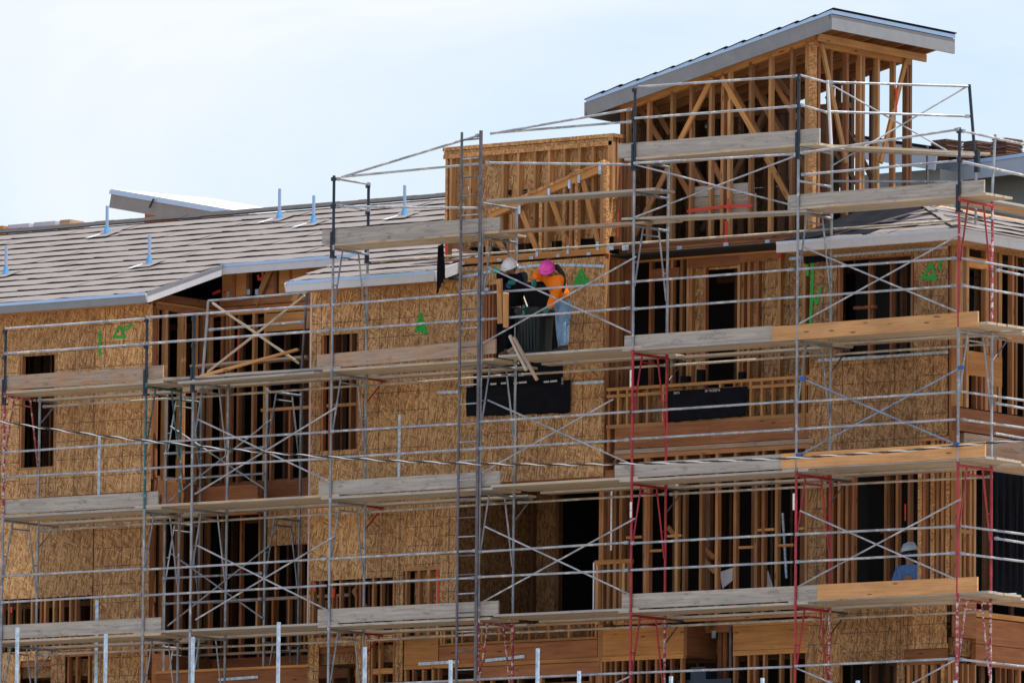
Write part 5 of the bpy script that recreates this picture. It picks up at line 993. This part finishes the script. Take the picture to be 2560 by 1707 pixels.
# ------------------------------------------------------------------ waste bin
def binobj():
    x0 = at('j', 1345, 1000, 'y', 0.55).x; t = thing('waste_bin', 'tall dark green wheeled bin between the two workers', 'bin', (x0, 0.55, 8.97)); z0 = 8.975
    b = MB(); H = 0.78
    prof = [(0.0, 0.20, 0.21), (0.05, 0.215, 0.225), (0.68, 0.255, 0.27), (0.72, 0.28, 0.29), (0.76, 0.285, 0.295), (0.78, 0.27, 0.28)]
    n = 24; rings = []
    for (z, rx, ry) in prof:
        rings.append([(x0+rx*math.copysign(abs(math.cos(a))**0.55, math.cos(a)), 0.55+ry*math.copysign(abs(math.sin(a))**0.55, math.sin(a)), z0+z) for a in [2*math.pi*i/n for i in range(n)]])
    inner = [[(x0+(px-x0)*0.93, 0.55+(py-0.55)*0.93, pz) for px, py, pz in rings[-1]], [(x0+(px-x0)*0.85, 0.55+(py-0.55)*0.85, z0+0.1) for px, py, pz in rings[-1]]]
    allr = rings+inner; vs = [v for r in allr for v in r]; fs = []
    for k in range(len(allr)-1):
        for i in range(n): fs.append((k*n+i, k*n+(i+1) % n, (k+1)*n+(i+1) % n, (k+1)*n+i))
    fs += [tuple(range(n))[::-1], tuple(range((len(allr)-1)*n, len(allr)*n))]; b.add(vs, fs, False); b.build('body', M['bin'], t)
    b = MB()
    for i in range(7): a = x0-0.19+i*0.063; b.box(a, a+0.012, 0.55-0.262, 0.55-0.225, z0+0.08, z0+0.66)
    b.build('ribs', M['bin'], t); b = MB(); b.tube([(x0-.2, .84, z0+.7), (x0-.2, .9, z0+.72), (x0+.2, .9, z0+.72), (x0+.2, .84, z0+.7)], 0.014, 8); b.build('handle', M['black'], t)
    g = at('j', 1200, 820, 'y', 0.27); b = MB(); b.box(g.x-.02, g.x+.02, 0.26, 0.30, g.z-.09, g.z+.09); b.build('grip', plain('green_grip', (0.02, 0.22, 0.16), 0.5), t)
    loose('broom_handle', 'j', (1190, 625), (1245, 770), 0.62, 0.55, 0.022, 0.022, M['under'], 'thin wooden stick poking out of the dark bin', 'stick')
binobj()
# rolls of membrane on the balcony guard
for v, x, y, r, h, lab in (('f', 660, 1050, 0.075, 0.2, 'upright roll of black membrane on the balcony guard'), ('f', 560, 1085, 0.09, 0.11, 'slumped roll of black membrane beside the upright roll'), ('f', 930, 1068, 0.07, 0.12, 'short roll of black membrane at the guard end')):
    q = at(v, x, y, 'y', YW+.04); b = MB(); b.tube([(q.x, YW+.04, 8.52), (q.x, YW+.04, 8.52+h)], r, 14); b.tube([(q.x, YW+.04, 8.52+h), (q.x, YW+.04, 8.522+h)], [r*.8, r*.4], 14); b.build('membrane_roll', M['membrane'], None, label=lab, cat='roll')
q = at('h', 690, 1545, 'y', YW+.2); b = MB()
b.box(q.x-.5, q.x+.55, YW+.1, YW+.6, 2.7, q.z+.0); b.box(q.x-.25, q.x+.05, YW+.1, YW+.4, q.z, q.z+.2); b.build('tool_chest', plain('blue_black', (0.012, 0.03, 0.06), 0.4), None, label='dark blue job box in the lowest doorway of the bay', cat='box')

# ------------------------------------------------------------------ people
def skin_obj(name, joints, edges, mat, parent, root=0, sub=2):
    """joints: list of (point, rx, ry); grows one continuous tapered surface"""
    me = bpy.data.meshes.new(name); me.from_pydata([tuple(j[0]) for j in joints], edges, []); o = link(name, me, parent)
    o.modifiers.new('skin', 'SKIN'); sv = me.skin_vertices[0].data
    for k, j in enumerate(joints): sv[k].radius = (j[1], j[2] if len(j) > 2 else j[1]); sv[k].use_root = (k == root)
    s = o.modifiers.new('sub', 'SUBSURF'); s.levels = sub; s.render_levels = sub; me.materials.append(mat); o.modifiers['skin'].use_smooth_shade = True
    dg = bpy.context.evaluated_depsgraph_get(); dg.update(); m2 = bpy.data.meshes.new_from_object(o.evaluated_get(dg)); o.modifiers.clear(); o.data = m2
    if not m2.materials: m2.materials.append(mat)
    for p_ in m2.polygons: p_.use_smooth = True
    return o
def hand(name, wrist, direction, palm_n, mat, parent, curl=0.9, s=1.0):
    """palm, four unequal bent fingers and a side thumb"""
    d = Vector(direction).normalized(); n = Vector(palm_n); n = (n-d*n.dot(d)).normalized(); u = d.cross(n)
    w = Vector(wrist); b = MB()
    def pt(a, bb, c): return w + d*a*s + u*bb*s + n*c*s
    b.tube([pt(-.02, 0, 0), pt(0.0, 0, 0), pt(.035, 0, 0.004), pt(.075, 0, 0.006), pt(.092, 0, 0.008)], [0.026*s, 0.030*s, 0.040*s, 0.042*s, 0.03*s], 10)
    for k, (off, L) in enumerate(((-0.031, 0.068), (-0.011, 0.078), (0.010, 0.074), (0.029, 0.058))):
        p0 = (0.075, off, 0.004); a1 = curl*0.45; a2 = curl*1.25; l1, l2, l3 = L*.45, L*.32, L*.23
        p1 = (p0[0]+l1*math.cos(a1), off*1.1, p0[2]+l1*math.sin(a1)); p2 = (p1[0]+l2*math.cos(a2), off*1.1, p1[2]+l2*math.sin(a2)); p3 = (p2[0]+l3*math.cos(a2+.5), off*1.08, p2[2]+l3*math.sin(a2+.5))
        b.tube([pt(*p0), pt(*p1), pt(*p2), pt(*p3)], [0.0105*s, 0.0100*s, 0.0092*s, 0.007*s], 7)
    b.tube([pt(.015, -.03, .004), pt(.045, -.058, .018), pt(.07, -.062, .034), pt(.085, -.055, .045)], [0.013*s, 0.0115*s, 0.0105*s, 0.008*s], 7)
    return b.build(name, mat, parent)
def ball(mb, c, r, n=16, m=10, top=None):
    vs, fs = [], []
    for j in range(m+1):
        t = math.pi*j/m
        for i in range(n): a = 2*math.pi*i/n; vs.append((c[0]+r[0]*math.sin(t)*math.cos(a), c[1]+r[1]*math.sin(t)*math.sin(a), c[2]+r[2]*math.cos(t)))
    for j in range(m):
        for i in range(n): fs.append((j*n+i, j*n+(i+1) % n, (j+1)*n+(i+1) % n, (j+1)*n+i))
    mb.add(vs, fs, True)
def hardhat(t, c, face, tilt, mat, s=1.0):
    """shell with ridge and brim, leaning with the head; face = heading angle, tilt = nod forward"""
    b = MB(); n = 24; m = 7; vs = []; fs = []
    for j in range(m+1):
        a = (math.pi/2)*j/m
        for i in range(n):
            th = 2*math.pi*i/n; rx, ry = 0.118*math.sin(a), 0.138*math.sin(a); rid = 0.008*math.exp(-(math.sin(th)**2)*30)*math.sin(a) if True else 0
            vs.append((rx*math.sin(th), ry*math.cos(th), 0.125*math.cos(a)+rid))
    for j in range(m):
        for i in range(n): fs.append((j*n+i, j*n+(i+1) % n, (j+1)*n+(i+1) % n, (j+1)*n+i))
    b.add(vs, fs, True); vs = []; fs = []
    for i in range(n):
        th = 2*math.pi*i/n; f = max(0, math.cos(th)); e = 0.016+0.048*f*f
        vs += [(0.118*math.sin(th), 0.138*math.cos(th), 0.0), ((0.118+e*.7)*math.sin(th), (0.138+e)*math.cos(th), -0.008-0.012*f), (0.116*math.sin(th), 0.135*math.cos(th), -0.012)]
    for i in range(n):
        a = 3*i; c_ = 3*((i+1) % n); fs += [(a, c_, c_+1, a+1), (a+1, c_+1, c_+2, a+2)]
    b.add(vs, fs, True); b.tube([(0, 0.13, 0.03), (0, 0.09, 0.108), (0, 0, 0.13), (0, -.09, 0.108), (0, -.13, .03)], 0.012, 6)
    mw = Matrix.Translation(Vector(c)) @ Matrix.Rotation(face, 4, 'Z') @ Matrix.Rotation(-tilt, 4, 'X') @ Matrix.Diagonal((s, s, s, 1))
    return b.build('hard_hat', mat, t, mw), mw
def face_parts(t, mw, skin, hair=None):
    def L(x, y, z): return mw @ Vector((x, y, z))
    b = MB()
    for sx in (-1, 1): ball(b, L(sx*0.036, 0.098, -0.035), (0.013, 0.013, 0.009), 8, 6)
    b.build('eyes', plain('eye_dark', (0.03, 0.02, 0.018), 0.3), t)
    b = MB(); b.tube([L(0, 0.10, -0.03), L(0, 0.125, -0.062), L(0, 0.108, -0.072)], [0.010, 0.016, 0.012], 7); b.tube([L(-.024, .102, -.098), L(0, .112, -.096), L(.024, .102, -.098)], [0.005, 0.009, 0.005], 6)
    for sx in (-1, 1): b.tube([L(sx*.083, -.01, -.03), L(sx*.092, -.015, -.055), L(sx*.084, -.01, -.08)], [.009, .014, .009], 6)
    b.build('face_features', skin, t)
SK = plain('skin', (0.34, 0.17, 0.105), 0.5, 0, 0.06, 12)
GL = plain('green_glove', (0.008, 0.16, 0.13), 0.55, 0, 0.25, 30)
def J(x, y, d): return at('j', x, y, 'y', d)
def head_joints(hc, mw, k):
    return [((mw @ Vector((0, 0.0, 0.03))), 0.088, 0.098), ((mw @ Vector((0, 0.012, -0.045))), 0.082, 0.092), ((mw @ Vector((0, 0.035, -0.105))), 0.055, 0.06)]
HATM = lambda name, c: plain(name, c, 0.28, 0, 0.03, 4, 0.5)
def cloth(name, col, var=0.12):
    m, n, b = nodemat(name); v = coords(n, 'object', (9, 9, 5), rand=False); z = N(n, 'ShaderNodeTexNoise', Scale=1.0, Detail=4.0, Roughness=0.55, Distortion=1.2); n.links.new(v, z.inputs['Vector'])
    n.links.new(ramp(n, z.outputs['Fac'], [(0.3, tuple(x*(1-var) for x in col)), (0.7, tuple(min(1, x*(1+var)) for x in col))]), b.inputs['Base Color'])
    b.inputs['Roughness'].default_value = 0.9; b.inputs['Specular IOR Level'].default_value = 0.15; bump(n, b, z.outputs['Fac'], 1.0, 0.06); return m
# -- worker in the orange shirt, bent over the bin
def worker_orange():
    dy = 0.45; foot = J(1700, 1375, dy); t = thing('person', 'person in orange long-sleeved shirt, jeans and pink hard hat bending over the bin', 'person', (foot.x, dy, 8.975))
    hh, mw = hardhat(t, J(1505, 268, dy-.18), R(205), R(30), HATM('pink_hat', (0.80, 0.06, 0.42)), 1.06)
    neck = J(1580, 350, dy-.08); chest = J(1610, 430, dy-.03); belly = J(1665, 560, dy+.02); hip = J(1725, 680, dy+.05)
    sL, sR = J(1465, 360, dy-.06), J(1650, 420, dy-.16); eL, wL = J(1355, 345, dy-.25), J(1335, 430, dy-.3); eR, wR = J(1600, 640, dy-.32), J(1520, 790, dy-.30)
    hA, hB = J(1695, 780, dy-.03), J(1745, 780, dy+.10); kA, kB = J(1680, 1010, dy-.07), J(1720, 1020, dy+.10); aA, aB = J(1700, 1300, dy-.02), J(1735, 1295, dy+.14)
    hj = head_joints(None, mw, 0)
    joints = [(hip, .10, .09), (belly, .10, .08), (chest, .115, .09), (neck, .055, .055)] + hj + [(sL, .04), (eL, .034), (wL, .028), (sR, .04), (eR, .034), (wR, .028), (hA, .06), (kA, .05), (aA, .036), (hB, .06), (kB, .05), (aB, .036)]
    ed = [(0, 1), (1, 2), (2, 3), (3, 4), (4, 5), (5, 6), (2, 7), (7, 8), (8, 9), (2, 10), (10, 11), (11, 12), (0, 13), (13, 14), (14, 15), (0, 16), (16, 17), (17, 18)]
    skin_obj('body', joints, ed, SK, t)
    cj = [(hip+Vector((0, 0, -.02)), .17, .155), (belly, .185, .155), (chest, .205, .16), (neck.lerp(chest, .3), .095, .09), (sL, .10), (eL, .078), (wL.lerp(eL, .05), .055), (sR, .105), (eR, .08), (wR, .055)]
    skin_obj('shirt', cj, [(0, 1), (1, 2), (2, 3), (2, 4), (4, 5), (5, 6), (2, 7), (7, 8), (8, 9)], M['orange'], t)
    jj = [(hip+Vector((-.02, 0, .06)), .165, .15), (hA, .125), (kA, .092), (aA+Vector((0, 0, .01)), .072), (hB, .125), (kB, .092), (aB+Vector((0, 0, .01)), .072)]
    skin_obj('jeans', jj, [(0, 1), (1, 2), (2, 3), (0, 4), (4, 5), (5, 6)], M['denim'], t)
    for a in (aA, aB): 
        bz = 8.985; b = MB(); b.tube([(a.x+.03, a.y+.03, bz+.05), (a.x, a.y, bz+.055), (a.x-.08, a.y-.05, bz+.045), (a.x-.14, a.y-.09, bz+.03)], [.045, .058, .05, .03], 10); b.tube([(a.x, a.y, bz+.04), (a.x, a.y, a.z+.02)], [.055, .058], 10); b.build('boot', M['black'], t)
    hand('glove', wL, (0.05, -.05, -1), (-.6, -.8, 0), GL, t, 0.5, 1.05); hand('glove', wR, (-.75, -.2, -.55), (-.4, .3, -.9), GL, t, 1.0, 1.05)
    b = MB(); pp = [mw @ Vector((0, -.09, -.03)), J(1640, 250, dy-.05), J(1700, 330, dy-.06), J(1725, 430, dy-.1), J(1722, 520, dy-.12), J(1712, 585, dy-.12)]; b.tube(pp, [.06, .05, .04, .034, .028, .012], 9); ball(b, mw @ Vector((0, -.05, -.05)), (.09, .09, .08)); b.build('hair', plain('black_hair', (0.008, 0.007, 0.007), 0.4), t)
    face_parts(t, mw, SK)
    b0 = J(1585, 545, dy-.30); timber('sleeve_print', b0-Vector((.035, .07, 0)), b0+Vector((.035, -.07, 0)), .003, .016, M['black'], t)
M['orange'] = cloth('orange_cotton', (0.95, 0.22, 0.014)); M['denim'] = cloth('denim', (0.16, 0.27, 0.42), 0.3)
worker_orange()
# -- worker in black, facing us beside the bin
def worker_black():
    dy = 0.5; foot = J(1080, 1400, dy); t = thing('person', 'person in black clothes with blue chest print, white hard hat and green gloves handling boards', 'person', (foot.x, dy, 8.975))
    hh, mw = hardhat(t, J(1015, 240, dy-.1), R(185), R(22), HATM('white_hat', (0.80, 0.80, 0.82)), 1.06)
    neck = J(1050, 350, dy); chest = J(1060, 430, dy+.02); belly = J(1075, 620, dy+.04); hip = J(1085, 770, dy+.05)
    sL, sR = J(925, 375, dy), J(1190, 370, dy); eL, wL = J(900, 420, dy-.2), J(878, 305, dy-.34); eR, wR = J(1165, 560, dy-.12), J(1075, 455, dy-.28)
    hA, hB = J(1035, 860, dy), J(1135, 860, dy+.03); kA, kB = J(1000, 1080, dy-.04), J(1175, 1090, dy+.02); aA, aB = J(985, 1340, dy), J(1180, 1340, dy+.1)
    hj = head_joints(None, mw, 0)
    joints = [(hip, .10, .09), (belly, .10, .08), (chest, .115, .09), (neck, .055, .055)] + hj + [(sL, .04), (eL, .034), (wL, .028), (sR, .04), (eR, .034), (wR, .028), (hA, .06), (kA, .05), (aA, .036), (hB, .06), (kB, .05), (aB, .036)]
    ed = [(0, 1), (1, 2), (2, 3), (3, 4), (4, 5), (5, 6), (2, 7), (7, 8), (8, 9), (2, 10), (10, 11), (11, 12), (0, 13), (13, 14), (14, 15), (0, 16), (16, 17), (17, 18)]
    skin_obj('body', joints, ed, SK, t)
    bk = M['blackcloth']; cj = [(hip+Vector((0, 0, -.06)), .175, .15), (belly, .18, .15), (chest, .21, .15), (neck.lerp(chest, .35), .095, .09), (sL, .10), (eL, .078), (wL, .055), (sR, .10), (eR, .078), (wR, .055)]
    skin_obj('shirt', cj, [(0, 1), (1, 2), (2, 3), (2, 4), (4, 5), (5, 6), (2, 7), (7, 8), (8, 9)], bk, t)
    jj = [(hip+Vector((0, 0, .08)), .165, .145), (hA, .118), (kA, .08), (aA, .07), (hB, .118), (kB, .09), (aB, .07)]
    skin_obj('trousers', jj, [(0, 1), (1, 2), (2, 3), (0, 4), (4, 5), (5, 6)], bk, t)
    for a in (aA, aB):
        bz = 8.985; b = MB(); b.tube([(a.x, a.y+.06, bz+.05), (a.x, a.y, bz+.055), (a.x-.03, a.y-.10, bz+.045), (a.x-.05, a.y-.16, bz+.03)], [.045, .058, .05, .03], 10); b.tube([(a.x, a.y, bz+.04), (a.x, a.y, a.z+.02)], [.055, .058], 10); b.build('boot', M['stacktile'] if a is aA else M['black'], t)
    hand('glove', wL, (-.5, -.4, .35), (.2, -.6, -.5), plain('mint_glove', (0.06, 0.36, 0.26), 0.55), t, 1.0, 1.05); hand('glove', wR, (-.8, -.35, .1), (0, .3, -1), GL, t, 0.9, 1.05)
    face_parts(t, mw, SK); b = MB(); ball(b, mw @ Vector((0, -.05, -.04)), (.088, .085, .075)); b.build('hair', bpy.data.materials['black_hair'], t)
    # blue ring print on the chest
    c = J(1010, 490, dy-.16); b = MB()
    for r in (0.05, 0.03): b.tube([(c.x+r*math.cos(a), c.y-.002, c.z+r*0.8*math.sin(a)) for a in [2*math.pi*i/18 for i in range(16)]], 0.006, 5)
    for k in range(4): b.tube([(c.x-.03, c.y-.002, c.z-.03+.018*k), (c.x+.035, c.y-.002, c.z-.025+.018*k)], 0.004, 5)
    b.build('chest_print', plain('print_blue', (0.02, 0.16, 0.55), 0.6), t)
M['blackcloth'] = plain('black_cotton', (0.007, 0.008, 0.012), 0.95, 0, 0.3, 9, 0.1)
worker_black()
# -- person in blue inside the second floor of the right wing, back turned
def worker_blue():
    y = 1.95; hd = at('i', 815, 735, 'y', y); t = thing('person', 'person in blue sweatshirt and pale cap standing behind the open studs', 'person', (hd.x, y, 4.27)); z = hd.z; zb = 4.275
    X = hd.x+0.0; hip = Vector((X, y+.02, zb+.86)); chest = Vector((X, y, z-.31)); neck = Vector((X, y-.01, z-.13)); joints = [(hip, .10, .09), (Vector((X, y, z-.56)), .10, .08), (chest, .115, .09), (neck, .055, .055), (Vector((X, y-.02, z-.02)), .09, .1),
      (Vector((X-.19, y, z-.25)), .05), (Vector((X-.27, y-.04, z-.52)), .04), (Vector((X-.22, y-.16, z-.80)), .03), (Vector((X+.19, y, z-.25)), .05), (Vector((X+.26, y-.02, z-.52)), .04), (Vector((X+.2, y-.2, z-.72)), .03),
      (Vector((X-.09, y, zb+.78)), .06), (Vector((X-.1, y-.02, zb+.45)), .05), (Vector((X-.1, y, zb+.1)), .036), (Vector((X+.09, y, zb+.78)), .06), (Vector((X+.1, y-.02, zb+.45)), .05), (Vector((X+.1, y, zb+.1)), .036)]
    ed = [(0, 1), (1, 2), (2, 3), (3, 4), (2, 5), (5, 6), (6, 7), (2, 8), (8, 9), (9, 10), (0, 11), (11, 12), (12, 13), (0, 14), (14, 15), (15, 16)]
    skin_obj('body', joints, ed, SK, t); g = lambda i, r, r2=None: (joints[i][0], r, r2 or r)
    skin_obj('sweatshirt', [g(0, .18, .16), g(1, .19, .16), g(2, .21, .155), (neck.lerp(chest, .25), .10, .095), g(5, .105), g(6, .082), g(7, .058), g(8, .105), g(9, .082), g(10, .058)], [(0, 1), (1, 2), (2, 3), (2, 4), (4, 5), (5, 6), (2, 7), (7, 8), (8, 9)], cloth('blue_fleece', (0.12, 0.24, 0.52)), t)
    skin_obj('trousers', [g(0, .14, .125), g(11, .11), g(12, .085), g(13, .065), g(14, .11), g(15, .085), g(16, .065)], [(0, 1), (1, 2), (2, 3), (0, 4), (4, 5), (5, 6)], M['blackcloth'], t)
    for s in (-1, 1): b = MB(); b.tube([(X+.1*s, y+.06, zb+.05), (X+.1*s, y-.04, zb+.058), (X+.1*s, y-.17, zb+.04)], [.045, .056, .032], 10); b.build('boot', M['black'], t)
    hh, mw = hardhat(t, (X, y-.02, z+.05), R(95), R(8), HATM('pale_blue_hat', (0.45, 0.55, 0.70)), 1.05)
    b = MB(); ball(b, mw @ Vector((0, -.02, -.05)), (.098, .1, .09)); b.build('hair', bpy.data.materials['black_hair'], t)
    hand('hand', joints[7][0], (.3, -.4, -.8), (0, -1, 0), SK, t); hand('hand', joints[10][0], (0, -.9, -.2), (0, 0, -1), SK, t)
worker_blue()
scene.render.engine = 'CYCLES'
